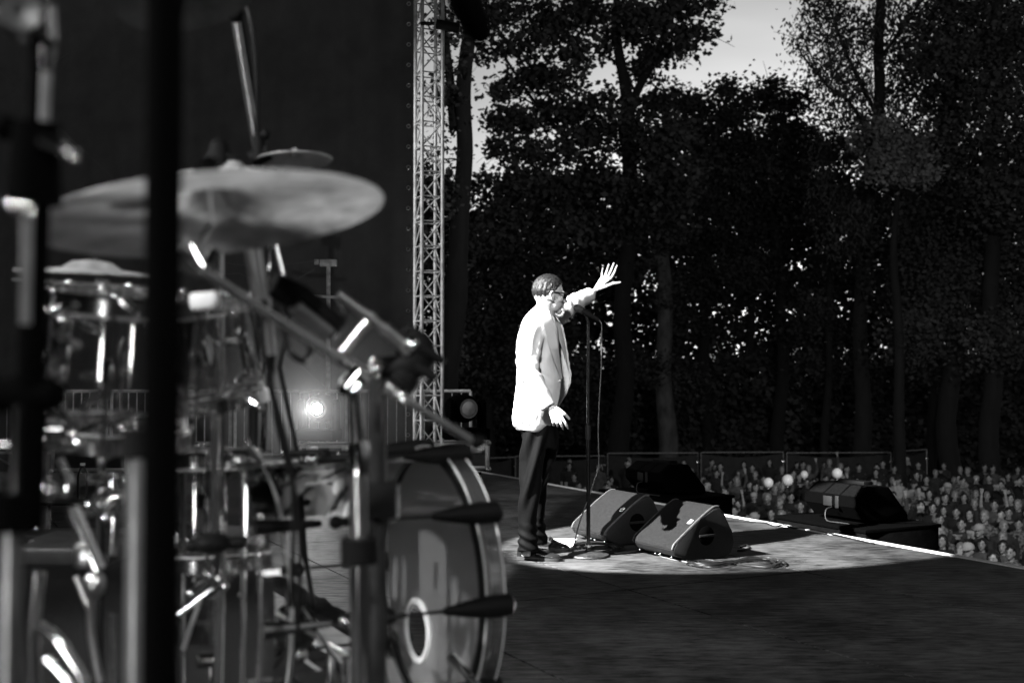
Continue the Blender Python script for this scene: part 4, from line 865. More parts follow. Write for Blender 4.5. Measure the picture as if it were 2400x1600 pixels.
for q in (P(515, 1100, 2.45), P(430, 1100, 2.5), P(500, 1100, 2.68)):
    a_ = Vector((q.x, q.y, 1.02)); b_ = Vector((q.x, q.y, RZ + 0.02)); MB().tube([a_, b_], 0.0075, 10).build('leg', M['chrome'], ft)
# kick drum, seen through its clear shell
kc = P(1020, 1362, 2.62); kr = 0.302; kd = 0.45
kt = thing('kick_drum', Vector((kc.x, kc.y, RZ)), 'large clear acrylic kick drum at the bottom centre with black claws round its front hoop', 'drum', 'clear acrylic drums of the kit')
mb = MB(); mb.lathe([(kr - 0.018, -kd), (kr - 0.018, -0.02)], kc, N, 72); mb.build('shell', M['acr'], kt)
# front head: film with a round port
u, v, a = frame(N); pc = kc + EN * 0.105 - Z * 0.13; pr = 0.066; rings_o, rings_i = [], []
for k in range(64):
    tt = 2 * math.pi * k / 64; dr = EN * math.cos(tt) + Z * math.sin(tt); rings_i.append(pc + dr * pr)
    # ray from the port centre to the rim
    rel = pc - kc; b_ = dr.dot(rel); disc = b_ * b_ - (rel.dot(rel) - (kr - 0.012) ** 2); rings_o.append(pc + dr * (-b_ + math.sqrt(max(disc, 0))))
M['khead'] = acrylic('kick_head_film', 0.85, 0.9, 0.42)
MB().loft([rings_o, rings_i], closed=True, cap=False).build('drumhead', M['khead'], kt)
MB().lathe([(pr - 0.004, -0.004), (pr + 0.008, -0.004), (pr + 0.010, 0.004), (pr - 0.004, 0.004), (pr - 0.004, -0.004)], pc, N, 40).build('port_ring', M['white'], kt)
MB().lathe([(kr - 0.014, -0.02), (kr + 0.004, -0.02), (kr + 0.004, 0.022), (kr - 0.012, 0.022), (kr - 0.014, -0.02)], kc, N, 72).build('hoop', acrylic('hoop_acrylic', 0.9, 0.9, 0.06), kt)
for n_ in (-0.02, 0.022): MB().lathe([(kr + 0.004, n_ - .002), (kr + 0.007, n_), (kr + 0.004, n_ + .002), (kr - 0.002, n_)], kc, N, 72).build('hoop_rim', mat('hoop_edge', 0.6, 0.3), kt)
MB().lathe([(kr - 0.02, -0.026), (kr - 0.004, -0.026), (kr - 0.004, -0.012), (kr - 0.02, -0.012)], kc, N, 72).build('hoop_gasket', M['rubber'], kt)
MB().lathe([(kr - 0.014, -kd - 0.02), (kr + 0.004, -kd - 0.02), (kr + 0.004, -kd + 0.02), (kr - 0.012, -kd + 0.02), (kr - 0.014, -kd - 0.02)], kc, N, 72).build('hoop', M['acr'], kt)
MB().lathe([(kr - 0.022, -kd + 0.03), (kr - 0.014, -kd + 0.03), (kr - 0.014, -kd + 0.036), (kr - 0.022, -kd + 0.036)], kc, N, 72).build('shell_edge', M['edge'], kt)
MB().lathe([(0.001, -kd), (kr - 0.014, -kd)], kc, N, 60).build('drumhead', acrylic('batter_film', 0.95, 0.9, 0.0), kt)
for k in range(10):
    tt = math.radians(-90 + 18 + 36 * k); dr = EN * math.cos(tt) + Z * math.sin(tt); q = kc + dr * (kr + 0.006)
    mb = MB(); mb.tube([q - N * 0.115, q - N * 0.06, q - N * 0.012, q + N * 0.03, q + N * 0.034], [0.007, 0.018, 0.024, 0.024, 0.018], 12); mb.ball(q + N * 0.03 - dr * 0.008, 0.018, None, 10, 6)
    cl = mb.build('claw', M['rubber'], kt)
    mb = MB(); mb.tube([q - N * 0.27, q - N * 0.08], 0.0035, 8); mb.build('tension_rod', M['black'], kt)
    mb = MB(); mb.ball(q - N * 0.23 - dr * 0.012, 0.017, None, 12, 8); mb.tube([q - N * 0.31, q - N * 0.22], 0.0085, 10); mb.ball(q - N * 0.32, 0.011, None, 10, 6); mb.build('lug', M['black'], kt)
    MB().ball(q - N * 0.20 - dr * 0.004, 0.007, None, 8, 6).build('lug_cap', M['chrome'], kt)
    mb = MB(); q2 = q - N * kd; mb.tube([q2 + N * 0.1, q2 - N * 0.03], [0.007, 0.016], 10); mb.ball(q2 + N * 0.13, 0.014, None, 10, 6); mb.build('claw', M['chrome' if k % 3 else 'rubber'], kt)
for s_ in (-1, 1):
    q = kc - N * 0.08 + EN * (s_ * 0.26) - Z * 0.1; e_ = q + N * 0.13 + EN * (s_ * 0.14); e_.z = RZ + 0.015; MB().tube([q, e_], 0.009, 10).build('spur_leg', M['chrome'], kt)
M['dullbronze'] = mat('tarnished_bronze', 0.1, 0.5, 0.6, 20, 0.4)
# big crash cymbal and its boom
def cymbal(c, r, axis, t, bell=0.12, bow=0.05, name='cymbal', m='bronze'):
    prof = [(0.004, 0), (0.15 * r, -bell * r * 0.35), (0.22 * r, -bell * r), (0.3 * r, -bell * r * 1.2), (0.55 * r, -bell * r * 1.2 - bow * r * 0.5), (0.8 * r, -bell * r * 1.2 - bow * r * 1.2), (r, -bell * r * 1.2 - bow * r * 2.2)]
    a = prof + [(x, y + 0.0016) for x, y in prof[::-1]]
    return MB().lathe([(x, y) for x, y in a], c, axis, 72).build(name, M[m], t)
cc = P(492, 470, 1.52)
t = thing('cymbal_stand', fl(850, 1.84), 'large bronze crash cymbal on a chrome boom stand, tilted across the left of the picture', 'cymbal stand', 'cymbal stands of the kit')
axc = Vector((-0.145, 0.075, 1)).normalized()
cymbal(cc + axc * 0.03, 0.226, axc, t, bell=0.12, bow=0.045)
til = P(450, 592, 1.56)
MB().tube([cc + axc * 0.045, cc - axc * 0.03, til], [0.004, 0.004, 0.006], 8).build('tilter_rod', M['chrome'], t)
mb = MB(); mb.lathe([(0.0, 0.02), (0.016, 0.02), (0.018, 0.0), (0.012, -0.012)], cc + axc * 0.035, axc, 16); mb.build('felt', M['blackcloth'], t)
mb = MB(); mb.tube([P(415, 578, 1.53), P(440, 605, 1.55), P(470, 632, 1.57)], [0.012, 0.021, 0.013], 14); mb.tube([P(452, 570, 1.54), P(480, 620, 1.55)], [0.008, 0.012], 12); mb.ball(P(425, 590, 1.54), (0.012, 0.016, 0.02), None, 12, 8)
mb.tube([P(498, 580, 1.55), P(484, 615, 1.55)], [0.011, 0.013], 12); mb.build('tilter', M['chrome'], t)
MB().tube([P(462, 628, 1.57), P(818, 858, 1.83)], 0.0082, 14).build('boom_arm', M['chrome'], t)
MB().tube([P(818, 858, 1.83), P(850, 878, 1.85)], [0.014, 0.014], 12).build('boom_joint', M['steel'], t)
bp_ = P(832, 870, 1.84); b0 = fl(842, 1.84)
def vtube(px0, py0, px1, py1, d, r, name, m, par, seg=16):
    return MB().tube([P(px0, py0, d), P(px1, py1, d)], r, seg).build(name, M[m], par)
mb = MB(); mb.tube([P(812, 905, 1.82), P(835, 868, 1.82), P(850, 890, 1.83)], [0.015, 0.02, 0.015], 12); mb.ball(P(875, 865, 1.85), 0.014, None, 12, 8); mb.tube([P(808, 925, 1.82), P(812, 905, 1.82)], 0.012, 10); mb.build('wing_clamp', M['chrome'], t)
vtube(828, 885, 840, 1050, 1.84, 0.0125, 'upper_tube', 'chrome', t)
MB().tube([P(838, 1035, 1.84), P(840, 1050, 1.84), P(841, 1110, 1.84)], [0.017, 0.019, 0.018], 16).build('collar', M['chrome'], t)
vtube(838, 1100, 843, 1300, 1.84, 0.0145, 'middle_tube', 'steel', t)
MB().tube([P(842, 1258, 1.835), P(843, 1318, 1.835)], 0.03, 16).build('collar', M['rubber'], t)
MB().tube([P(843, 1310, 1.84), P(846, 1700, 1.84)], 0.0165, 16).build('lower_tube', M['chrome'], t)
for k in range(3):
    an = 0.6 + k * 2.094; f_ = fl(846, 1.84) + Vector((math.cos(an), math.sin(an), 0)) * 0.3; f_.z = RZ + 0.01; MB().tube([P(846, 1620, 1.84), f_], 0.009, 8).build('leg', M['chrome'], t)
# black stand right behind it
t = thing('black_boom_stand', fl(884, 1.98), 'black boom stand with a dark clamp, directly behind the chrome cymbal stand', 'stand')
q0 = P(884, 862, 1.98); MB().tube([q0, Vector((q0.x, q0.y, RZ))], 0.0165, 16).build('pole', mat('satin_black_tube', 0.06, 0.35, 0.6, 20, 0.3), t)
MB().tube([P(884, 1150, 1.975), P(884, 1215, 1.975)], 0.022, 16).build('collar', M['rubber'], t)
mb = MB(); mb.box(P(900, 1172, 1.96), (0.05, 0.04, 0.06), bevel=0.006); mb.build('memory_lock', M['rubber'], t)
for k in range(3):
    an = 1.2 + k * 2.094; f_ = fl(884, 1.98) + Vector((math.cos(an), math.sin(an), 0)) * 0.28; f_.z = RZ + 0.01; MB().tube([fl(884, 1.98, RZ + 0.25), f_], 0.009, 8).build('leg', M['black'], t)
mb = MB(); mb.ball(P(975, 835, 1.97), (0.035, 0.03, 0.045), None, 16, 10); mb.ball(P(950, 880, 1.97), (0.028, 0.025, 0.04), None, 16, 10); mb.tube([P(884, 862, 1.98), P(935, 862, 1.97), P(965, 850, 1.97)], [0.02, 0.022, 0.03], 12)
mb.tube([P(985, 815, 1.95), P(1042, 848, 1.95)], [0.012, 0.007], 10); mb.tube([P(975, 858, 1.95), P(1025, 886, 1.95)], [0.011, 0.008], 10); mb.tube([P(930, 800, 1.97), P(960, 770, 1.97), P(1000, 800, 1.97)], 0.011, 10)
mb.build('clamp', M['rubber'], t)
MB().tube([P(792, 690, 1.9), P(900, 768, 1.93)], 0.0085, 14).build('boom_arm', M['steel'], t)
MB().tube([P(900, 768, 1.93), P(960, 820, 1.95)], [0.012, 0.014], 12).build('arm_joint', M['steel'], t)
MB().tube([P(880, 738, 1.93), P(845, 775, 1.93), P(805, 825, 1.93)], [0.010, 0.0085, 0.0085], 12).build('brace', M['steel'], t)
MB().tube([P(868, 845, 1.9), P(893, 868, 1.9)], 0.011, 12).build('arm_joint', M['chrome'], t)
MB().tube([P(905, 905, 1.9), P(940, 930, 1.9), P(1115, 1038, 1.96)], [0.013, 0.0075, 0.0075], 14).build('boom_arm', M['steel'], t)
MB().ball(P(1120, 1035, 1.96), 0.014, None, 12, 8).build('end_cap', M['rubber'], t)
MB().ball(P(965, 806, 1.93), 0.012, None, 12, 8).build('wing_nut', M['chrome'], t); MB().ball(P(936, 925, 1.88), 0.011, None, 12, 8).build('wing_nut', M['chrome'], t)
# microphone with cable loop over the toms
t = thing('drum_microphone', P(700, 700, 1.8), 'dark drum microphone pointing down right above the clear toms, cable looping below', 'microphone')
MB().tube([P(640, 665, 1.78), P(700, 700, 1.8), P(785, 765, 1.84)], [0.02, 0.024, 0.02], 16).build('body', M['rubber'], t)
MB().tube([P(690, 718, 1.77), P(772, 782, 1.81)], 0.012, 12).build('side_rail', M['steel'], t)
MB().tube(spline([P(790, 705, 1.85), P(805, 735, 1.85), P(795, 770, 1.85), P(775, 790, 1.84)], 6), 0.006, 8).build('cable', M['cable'], t)
MB().tube(spline([P(640, 720, 1.8), P(665, 780, 1.8), P(680, 825, 1.8), P(712, 845, 1.8), P(728, 820, 1.8), P(718, 790, 1.8)], 6), 0.005, 8).build('cable', M['cable'], t)
# black mic stand rising between toms, with boom to the top
t = thing('overhead_stand', fl(588, 2.6), 'black overhead microphone stand behind the large cymbal, its boom running up out of the picture', 'microphone stand')
MB().tube([fl(586, 2.6), P(600, 640, 2.6), P(606, 370, 2.6)], [0.012, 0.011, 0.010], 12).build('pole', M['black'], t)
MB().tube([P(603, 345, 2.6), P(592, 290, 2.58), P(550, 30, 2.5)], [0.0105, 0.009, 0.009], 12).build('boom_arm', M['steel'], t)
MB().tube([P(610, 365, 2.61), P(600, 290, 2.6), P(560, 30, 2.52)], 0.009, 10).build('boom_brace', M['black'], t)
MB().tube(spline([P(565, -40, 2.5), P(590, 60, 2.5), P(602, 170, 2.52), P(605, 300, 2.56), P(618, 360, 2.58)], 8), 0.006, 8).build('cable', M['cable'], t)
mb = MB(); mb.tube([P(590, 375, 2.58), P(630, 355, 2.58)], 0.02, 12); mb.ball(P(622, 315, 2.56), 0.012, None, 10, 6); mb.tube([P(607, 320, 2.57), P(607, 375, 2.57)], 0.014, 12); mb.ball(P(552, 35, 2.5), 0.018, None, 10, 6); mb.build('split_clamp', M['rubber'], t)
MB().lathe([(0.001, 0), (0.14, 0), (0.13, 0.02), (0.02, 0.03)], fl(586, 2.6), (0, 0, 1), 24).build('round_base', M['black'], t)
# more stands below the cymbal
for (a_, b_, d, r, m_, nm, ll) in (((590, 565), (612, 705), 1.75, 0.012, 'steel', 'short_rod_mic', 'pale slim microphone hanging just under the large cymbal'), ((618, 690), (632, 832), 1.85, 0.0105, 'steel', 'short_rod_mic', 'pale slim microphone above the right rack tom, lower of the two')):
    t = thing('pencil_microphone', P(*a_, d), ll, 'microphone'); q0, q1 = P(*a_, d), P(*b_, d)
    MB().tube([q0, q1], r, 14).build('body', M[m_], t); MB().tube([q1, q1 + (q1 - q0).normalized() * 0.03], [r * 0.9, r * 0.5], 12).build('tail', M['rubber'], t)
    MB().tube(spline([q1, q1 - Z * 0.1 + Vector((0.01, 0, 0)), q1 - Z * 0.28 + Vector((0.03, 0.1, 0)), q1 - Z * 0.5 + Vector((0.01, 0.2, 0))], 6), 0.004, 8).build('cable', M['cable'], t)
t = thing('rod_stand', fl(690, 2.7), 'thin steel stand with a dark clip rising behind the large cymbal', 'stand')
MB().tube([P(642, 555, 2.7), P(682, 715, 2.7)], 0.007, 10).build('upper_rod', M['steel'], t); MB().tube([P(682, 715, 2.7), P(655, 860, 2.7), P(700, 1080, 2.7), P(715, 1300, 2.72), P(735, 1420, 2.75)], 0.006, 10).build('lower_cable_arm', M['black'], t)
MB().ball(P(682, 720, 2.7), 0.02, None, 10, 8).build('clip', M['rubber'], t)
# second, smaller cymbals
t = thing('cymbal_stand', fl(560, 2.95), 'small bright splash cymbal just above the rim of the large cymbal', 'cymbal stand', 'cymbal stands of the kit')
cs = P(690, 354, 2.6); cymbal(cs, 0.085, Vector((-0.05, 0.05, 1)), t); MB().tube([cs, P(640, 420, 2.8), fl(600, 3.0)], 0.008, 8).build('pole', M['chrome'], t)
t = thing('cymbal_stand', fl(515, 2.3), 'dark cymbal seen edge on with a tall black felt top behind the large cymbal', 'cymbal stand', 'cymbal stands of the kit')
ce = P(545, 385, 2.3); cymbal(ce + Z * 0.01, 0.135, Vector((-0.02, 0.05, 1)), t, bell=0.2, bow=0.06); MB().tube([P(513, 385, 2.29), P(513, 338, 2.29), P(513, 326, 2.29)], [0.022, 0.019, 0.010], 14).build('wing_nut', M['rubber'], t)
MB().tube([P(470, 378, 2.29), P(505, 362, 2.29), P(560, 372, 2.29)], [0.004, 0.02, 0.006], 12).build('felt', M['rubber'], t)
MB().tube([P(513, 385, 2.3), P(516, 950, 2.3), fl(516, 2.3)], [0.008, 0.009, 0.011], 12).build('pole', M['chrome'], t)
t = thing('cymbal_stand', fl(360, 2.0), 'cymbal cut by the top edge of the picture, right of the black foreground pole', 'cymbal stand', 'cymbal stands of the kit')
cu = P(430, -48, 1.75); cymbal(cu + Z * 0.01, 0.115, Vector((-0.34, 0.2, 1)), t, m='dullbronze'); MB().tube([cu, P(372, 200, 1.95), fl(372, 2.0)], 0.009, 10).build('pole', M['black'], t)
t = thing('hi_hat', fl(225, 2.4), 'pair of dark hi-hat cymbals seen edge on above the left rack tom', 'hi-hat')
ch = P(215, 650, 2.4)
for s_, zz in ((1, 0.006), (-1, -0.012)):
    prof = [(0.01, s_ * 0.03), (0.04, s_ * 0.026), (0.06, s_ * 0.012), (0.15, s_ * 0.002), (0.152, s_ * 0.0), (0.06, s_ * 0.009)]
    MB().lathe(prof, ch + Z * zz, (0.05, -0.05, 1), 48).build('cymbal', M['bronze'], t)
MB().tube([P(222, 600, 2.4), P(245, 665, 2.4), fl(235, 2.4)], [0.006, 0.008, 0.011], 10).build('pole', M['black'], t)
MB().ball(P(240, 660, 2.38), (0.016, 0.016, 0.02), None, 10, 8).build('clutch', M['chrome'], t)
mb = MB(); mb.box(fl(235, 2.4) + Vector((0.1, 0.12, 0.05)), (0.08, 0.28, 0.012), (Vector((0.8, 0.6, 0)), Vector((-0.6, 0.8, 0)), Z), 0.003); mb.build('pedal', M['steel'], t)
# left cymbal stand, very near
t = thing('cymbal_stand', fl(60, 1.15, 0.0), 'chrome and black cymbal stand at the left edge, nearest of the cymbal stands', 'cymbal stand', 'cymbal stands of the kit')
d = 1.12
mb = MB(); mb.tube([P(95, 60, d), P(100, 110, d), P(92, 320, d)], [0.011, 0.012, 0.011], 14); mb.tube([P(85, 290, d), P(80, 480, d)], [0.022, 0.026], 16); mb.tube([P(84, 480, d), P(72, 900, d)], 0.0135, 14); mb.tube([P(72, 880, d), P(60, 1160, d)], 0.017, 14); mb.build('pole', M['lens2'], t)
mb = MB(); mb.tube([P(110, 18, d - .01), P(113, 95, d - .01)], [0.007, 0.008], 12); mb.tube([P(113, 110, d - .01), P(106, 165, d - .01)], [0.0065, 0.005], 12); mb.tube([P(100, 325, d - .02), P(150, 348, d - .02)], [0.010, 0.009], 12); mb.ball(P(165, 358, d - .02), 0.008, None, 10, 8); mb.build('top_hardware', M['chrome'], t)
mb = MB(); mb.lathe([(0.002, 0.0), (0.018, 0.002), (0.022, 0.008), (0.02, 0.016), (0.004, 0.018)], P(50, 45, d), Vector((0.3, -0.9, 0.2)), 20); mb.ball(P(70, 92, d), 0.009, None, 10, 8); mb.build('wing_nut', mat('satin_nut', 0.12, 0.35, 0.8, 15, 0.2), t)
MB().tube([P(108, 170, d - .01), P(103, 300, d - .01)], 0.005, 10).build('thin_rod', M['steel'], t)
MB().tube([P(67, 485, d - .01), P(62, 760, d - .01)], 0.0068, 12).build('side_tube', M['steel'], t)
mb = MB(); mb.ball(P(32, 483, d - .02), 0.0085, None, 10, 8); mb.ball(P(62, 486, d - .02), 0.0085, None, 10, 8); mb.build('bolt', M['chrome'], t)
mb = MB(); mb.tube([P(-30, 925, d), P(40, 925, d), P(130, 925, d), P(150, 922, d)], [0.016, 0.018, 0.016, 0.009], 14); mb.ball(P(15, 300, d), 0.013, None, 10, 6); mb.build('cross_clamp', M['lens2'], t)
MB().tube([P(45, 945, d - .01), P(38, 1170, d - .01)], 0.0092, 14).build('side_tube', M['chrome'], t)
MB().tube([P(38, 1150, d), P(34, 1240, d)], 0.026, 16).build('collar', M['lens2'], t)
q0 = P(28, 1215, d); MB().tube([q0, Vector((q0.x - 0.01, q0.y, 0.02))], 0.0115, 16).build('lower_tube', mat('worn_chrome', 0.3, 0.35, 0.9, 12, 0.3), t)
for k in range(3):
    an = 0.9 + k * 2.094; f_ = Vector((q0.x, q0.y, 0.01)) + Vector((math.cos(an), math.sin(an), 0)) * 0.3; MB().tube([Vector((q0.x, q0.y, 0.35)), f_], 0.01, 8).build('leg', M['chrome'], t)
# black pole, nearest thing to the camera
pb0 = P(380, 870, 1.0); t = thing('foreground_pole', Vector((pb0.x, pb0.y, 0)), 'tall black blurred pole crossing the whole left side from top to bottom', 'pole')
MB().tube([Vector((pb0.x, pb0.y, 0.02)), Vector((pb0.x, pb0.y, 2.3))], 0.0155, 18).build('tube', M['lens2'], t)
MB().lathe([(0.001, 0), (0.22, 0), (0.21, 0.012), (0.03, 0.03), (0.016, 0.05)], Vector((pb0.x, pb0.y, 0)), (0, 0, 1), 24).build('base_plate', M['black'], t)
# chrome tubes either side of the pole
t = thing('chrome_stand', fl(322, 1.28, 0.0), 'thick satin chrome tube immediately left of the black foreground pole', 'stand')
q0 = P(322, 1030, 1.28); MB().tube([q0, Vector((q0.x, q0.y, 0.01))], 0.0125, 16).build('tube', mat('satin_grey_tube', 0.3, 0.4, 0.8, 12, 0.2), t); MB().tube([q0 + Z * 0.012, q0 - Z * 0.02], 0.016, 14).build('cap', M['rubber'], t)
MB().lathe([(0.001, 0), (0.15, 0), (0.14, 0.02), (0.02, 0.03)], Vector((q0.x, q0.y, 0)), (0, 0, 1), 24).build('base', M['black'], t)
t = thing('chrome_rod_stand', fl(392, 1.7, 0.0), 'bright chrome rod immediately right of the black foreground pole, low in the picture', 'stand')
q0 = P(386, 1335, 1.6); q1 = P(392, 1570, 1.6); MB().tube([q0, q1], [0.0075, 0.012], 14).build('rod', M['chrome'], t); MB().tube([q1, P(393, 1720, 1.6)], 0.014, 12).build('foot', M['rubber'], t); MB().ball(q0, 0.011, None, 12, 8).build('knob', M['chrome'], t)
# snare area: small stands, pedal, rods bottom left
t = thing('snare_stand', fl(215, 1.9), 'tangle of chrome legs of a snare stand at the bottom left', 'snare stand')
for nm, pts, r in (('basket_arm', [(165, 1190, 1.7), (200, 1270, 1.7), (228, 1335, 1.7)], 0.0085), ('basket_arm', [(178, 1185, 1.72), (240, 1330, 1.72)], 0.005), ('leg', [(215, 1345, 1.75), (212, 1440, 1.75), (218, 1510, 1.75), (235, 1600, 1.75)], 0.006), ('leg', [(178, 1350, 1.8), (212, 1435, 1.8)], 0.005),
                   ('leg', [(90, 1465, 1.6), (135, 1500, 1.6), (200, 1600, 1.6)], 0.009), ('leg', [(105, 1540, 1.5), (150, 1585, 1.5), (190, 1640, 1.5)], 0.007), ('leg', [(263, 1440, 1.8), (264, 1560, 1.8), (262, 1640, 1.8)], 0.0065),
                   ('rod', [(30, 1010, 1.7), (150, 1010, 1.7)], 0.010), ('rod', [(85, 1030, 1.75), (150, 1030, 1.75)], 0.007), ('rod', [(135, 1075, 1.8), (160, 1130, 1.8), (150, 1160, 1.8)], 0.009), ('rod', [(262, 1110, 2.1), (268, 1200, 2.1), (262, 1300, 2.1)], 0.011),
                   ('rod', [(235, 1108, 2.1), (300, 1175, 2.1)], 0.007), ('rod', [(470, 1400, 2.3), (430, 1520, 2.3)], 0.005), ('rod', [(420, 1440, 2.3), (500, 1380, 2.3)], 0.005), ('rod', [(120, 1480, 1.8), (160, 1530, 1.8), (150, 1600, 1.8)], 0.010), ('rod', [(0, 1045, 1.3), (45, 1045, 1.3)], 0.008),
                   ('rod', [(560, 1390, 2.4), (640, 1430, 2.4), (860, 1560, 2.4)], 0.006), ('rod', [(340, 1180, 2.2), (300, 1235, 2.2)], 0.006),
                   ('tube', [(92, 1060, 1.9), (92, 1135, 1.9)], 0.016), ('tube', [(92, 1195, 1.9), (92, 1240, 1.9)], 0.016), ('tube', [(88, 1340, 1.6), (76, 1480, 1.6), (80, 1640, 1.6)], 0.011)):
    MB().tube(spline([P(*q) for q in pts], 4) if len(pts) > 2 else [P(*q) for q in pts], r, 12).build(nm, M['chrome' if r > 0.006 else 'steel'], t)
mb = MB(); mb.ball(P(222, 1368, 1.7), (0.016, 0.016, 0.02), None, 12, 8); mb.box(P(195, 1300, 1.7), (0.022, 0.02, 0.035), bevel=0.005); mb.build('split_clamp', M['steel'], t)
# small chrome clamps round the toms
RR = random.Random(4)
for i, (px, py, d) in enumerate(((165, 720, 1.9), (205, 760, 1.95), (215, 880, 1.95), (220, 1000, 1.95), (255, 1065, 1.95), (135, 965, 1.7), (145, 1045, 1.75), (300, 1000, 1.9), (235, 1120, 2.0), (230, 1190, 2.0), (550, 760, 2.1), (585, 940, 2.2), (555, 915, 2.2), (540, 720, 2.1), (510, 1360, 2.2), (470, 1375, 2.2), (125, 735, 1.9), (150, 790, 1.95), (225, 930, 1.95), (262, 985, 1.95), (285, 1002, 1.95), (120, 1010, 1.75), (540, 800, 2.1), (570, 880, 2.15), (560, 700, 2.1), (595, 1060, 2.3), (395, 1110, 2.3), (60, 975, 1.3), (230, 1165, 2.0), (255, 1190, 2.0), (275, 1190, 2.0), (300, 720, 1.9), (330, 1115, 2.0), (540, 1350, 2.2), (500, 1390, 2.2), (600, 1490, 2.4), (640, 1470, 2.4), (55, 1140, 1.3), (480, 705, 1.9))):
    nm = 'wing_bolt'; c = P(px, py, d); a_ = Vector((RR.uniform(-1, 1), RR.uniform(-0.3, 0.3), RR.uniform(-0.6, 0.6))).normalized(); s_ = RR.uniform(0.8, 1.2)
    if (px, py) == (480, 705):
        mb = MB(); mb.box(c, (0.045, 0.03, 0.028), (Vector((1, 0, 0.1)).normalized(), Vector((0, 1, 0)), Vector((-0.1, 0, 1)).normalized()), 0.006); o = mb.build('clamp_block', M['white'])
        tag(o, 'bright white clamp block above the right rack tom', 'clamp'); continue
    mb = MB(); mb.tube([c - a_ * 0.024 * s_, c, c + a_ * 0.024 * s_], [0.006 * s_, 0.010 * s_, 0.006 * s_], 10); mb.ball(c + a_ * 0.026 * s_, 0.0095 * s_, None, 10, 8)
    par = [o for o in scene.collection.objects if o.get('category') == 'drum'][0 if px < 330 else (1 if py < 1000 else 2)]
    mb.build(nm, M['chrome'], par)
mb = MB(); mb.tube([P(500, 965, 2.2), P(505, 1240, 2.25)], 0.0085, 12); mb.tube([P(520, 1290, 2.25), P(513, 1620, 2.25)], 0.0085, 12); t = thing('tom_post', fl(515, 2.25), 'slim chrome post in front of the clear floor tom', 'post')
mb.build('split_tube', M['chrome'], t); mb = MB(); mb.ball(P(500, 1272, 2.24), (0.035, 0.03, 0.022), None, 14, 8); mb.tube([P(440, 1278, 2.24), P(575, 1270, 2.24)], 0.012, 10); mb.build('cross_clamp', M['rubber'], t)
# bass pedal and beater behind the kick, low box gear
t = thing('kick_pedal', fl(660, 2.25), 'dark kick pedal behind the clear kick drum', 'pedal')
mb = MB(); pc_ = fl(640, 2.35); mb.box(pc_ + Z * 0.02, (0.3, 0.1, 0.015), (N, EN, Z), 0.004); mb.box(pc_ + Z * 0.06, (0.26, 0.07, 0.012), ((N + Z * 0.25).normalized(), EN, (Z - N * 0.25).normalized()), 0.003); mb.build('footboard', M['black'], t)
for s_ in (-1, 1): MB().tube([pc_ + N * 0.14 + EN * 0.05 * s_ + Z * 0.02, pc_ + N * 0.14 + EN * 0.05 * s_ + Z * 0.2], 0.009, 10).build('post', M['chrome'], t)
MB().tube([pc_ + N * 0.14 + Z * 0.18, pc_ + N * 0.06 + Z * 0.3], 0.005, 8).build('beater_rod', M['chrome'], t); MB().ball(pc_ + N * 0.05 + Z * 0.32, 0.024, None, 12, 8).build('beater', M['blackcloth'], t)
t = thing('kick_microphone', fl(580, 2.2) , 'dark round microphone inside the clear kick drum', 'microphone')
mb = MB(); mb.ball(P(690, 1470, 2.7), (0.055, 0.05, 0.06), None, 16, 10); mb.build('capsule', M['rubber'], t); MB().tube(spline([P(690, 1500, 2.7), P(640, 1560, 2.65), P(560, 1590, 2.6)], 6), 0.006, 8).build('cable', M['cable'], t)
mb = MB(); mb.ball(P(707, 1533, 2.4), 0.014, None, 10, 8); mb.ball(P(595, 1478, 2.4), 0.008, None, 10, 8); mb.ball(P(635, 1470, 2.4), 0.008, None, 10, 8); mb.build('bolt', M['chrome'], t)
for i, (px, py, w_, h_, d) in enumerate(((185, 1268, 0.22, 0.04, 3.4), (175, 1290, 0.26, 0.045, 3.1), (225, 1255, 0.5, 0.03, 4.0))):
    mb = MB(); c = P(px, py, d); mb.box(c, (w_, 0.2, h_), bevel=0.008); o = mb.build('rack_box', M['case']); tag(o, ['small dark grey box of gear behind the snare stand, upper one', 'small dark grey box of gear behind the snare stand, lower one', 'long flat dark gear tray behind the snare stand'][i], 'equipment box')
# water bottle standing on the long case
q = P(193, 1168, 7.0); t = thing('water_bottle', Vector((q.x, q.y, q.z)), 'clear ribbed water bottle standing among the stands at the left', 'bottle')
MB().lathe([(0.03, 0), (0.033, 0.01)] + [(0.033 - 0.0015 * (k % 2), 0.02 + k * 0.012) for k in range(10)] + [(0.033, 0.15), (0.02, 0.18), (0.013, 0.19), (0.013, 0.2)], q, (0, 0, 1), 20).build('body', M['acr'], t); MB().lathe([(0.015, 0.2), (0.015, 0.215), (0.001, 0.216)], q, (0, 0, 1), 16).build('cap', M['white'], t)
mb = MB(); mb.box(q - Z * 0.012, (0.5, 0.35, 0.02), bevel=0.004)
for dx in (-0.2, 0.2): mb.tube([q + Vector((dx, 0, -0.02)), Vector((q.x + dx, q.y, 0))], 0.012, 8)
tag(mb.build('side_table', M['black']), 'small black table holding the water bottle', 'table')
# overhead black microphone hanging in at the top centre
t = thing('hanging_microphone', P(1075, -60, 1.3), 'black out of focus microphone poking in at the top beside the lattice tower', 'microphone')
MB().tube([P(1050, -70, 1.25), P(1090, 10, 1.27), P(1122, 72, 1.3)], [0.012, 0.02, 0.016], 16).build('body', M['lens2'], t); MB().ball(P(1124, 76, 1.3), 0.014, None, 12, 8).build('head', M['lens2'], t)
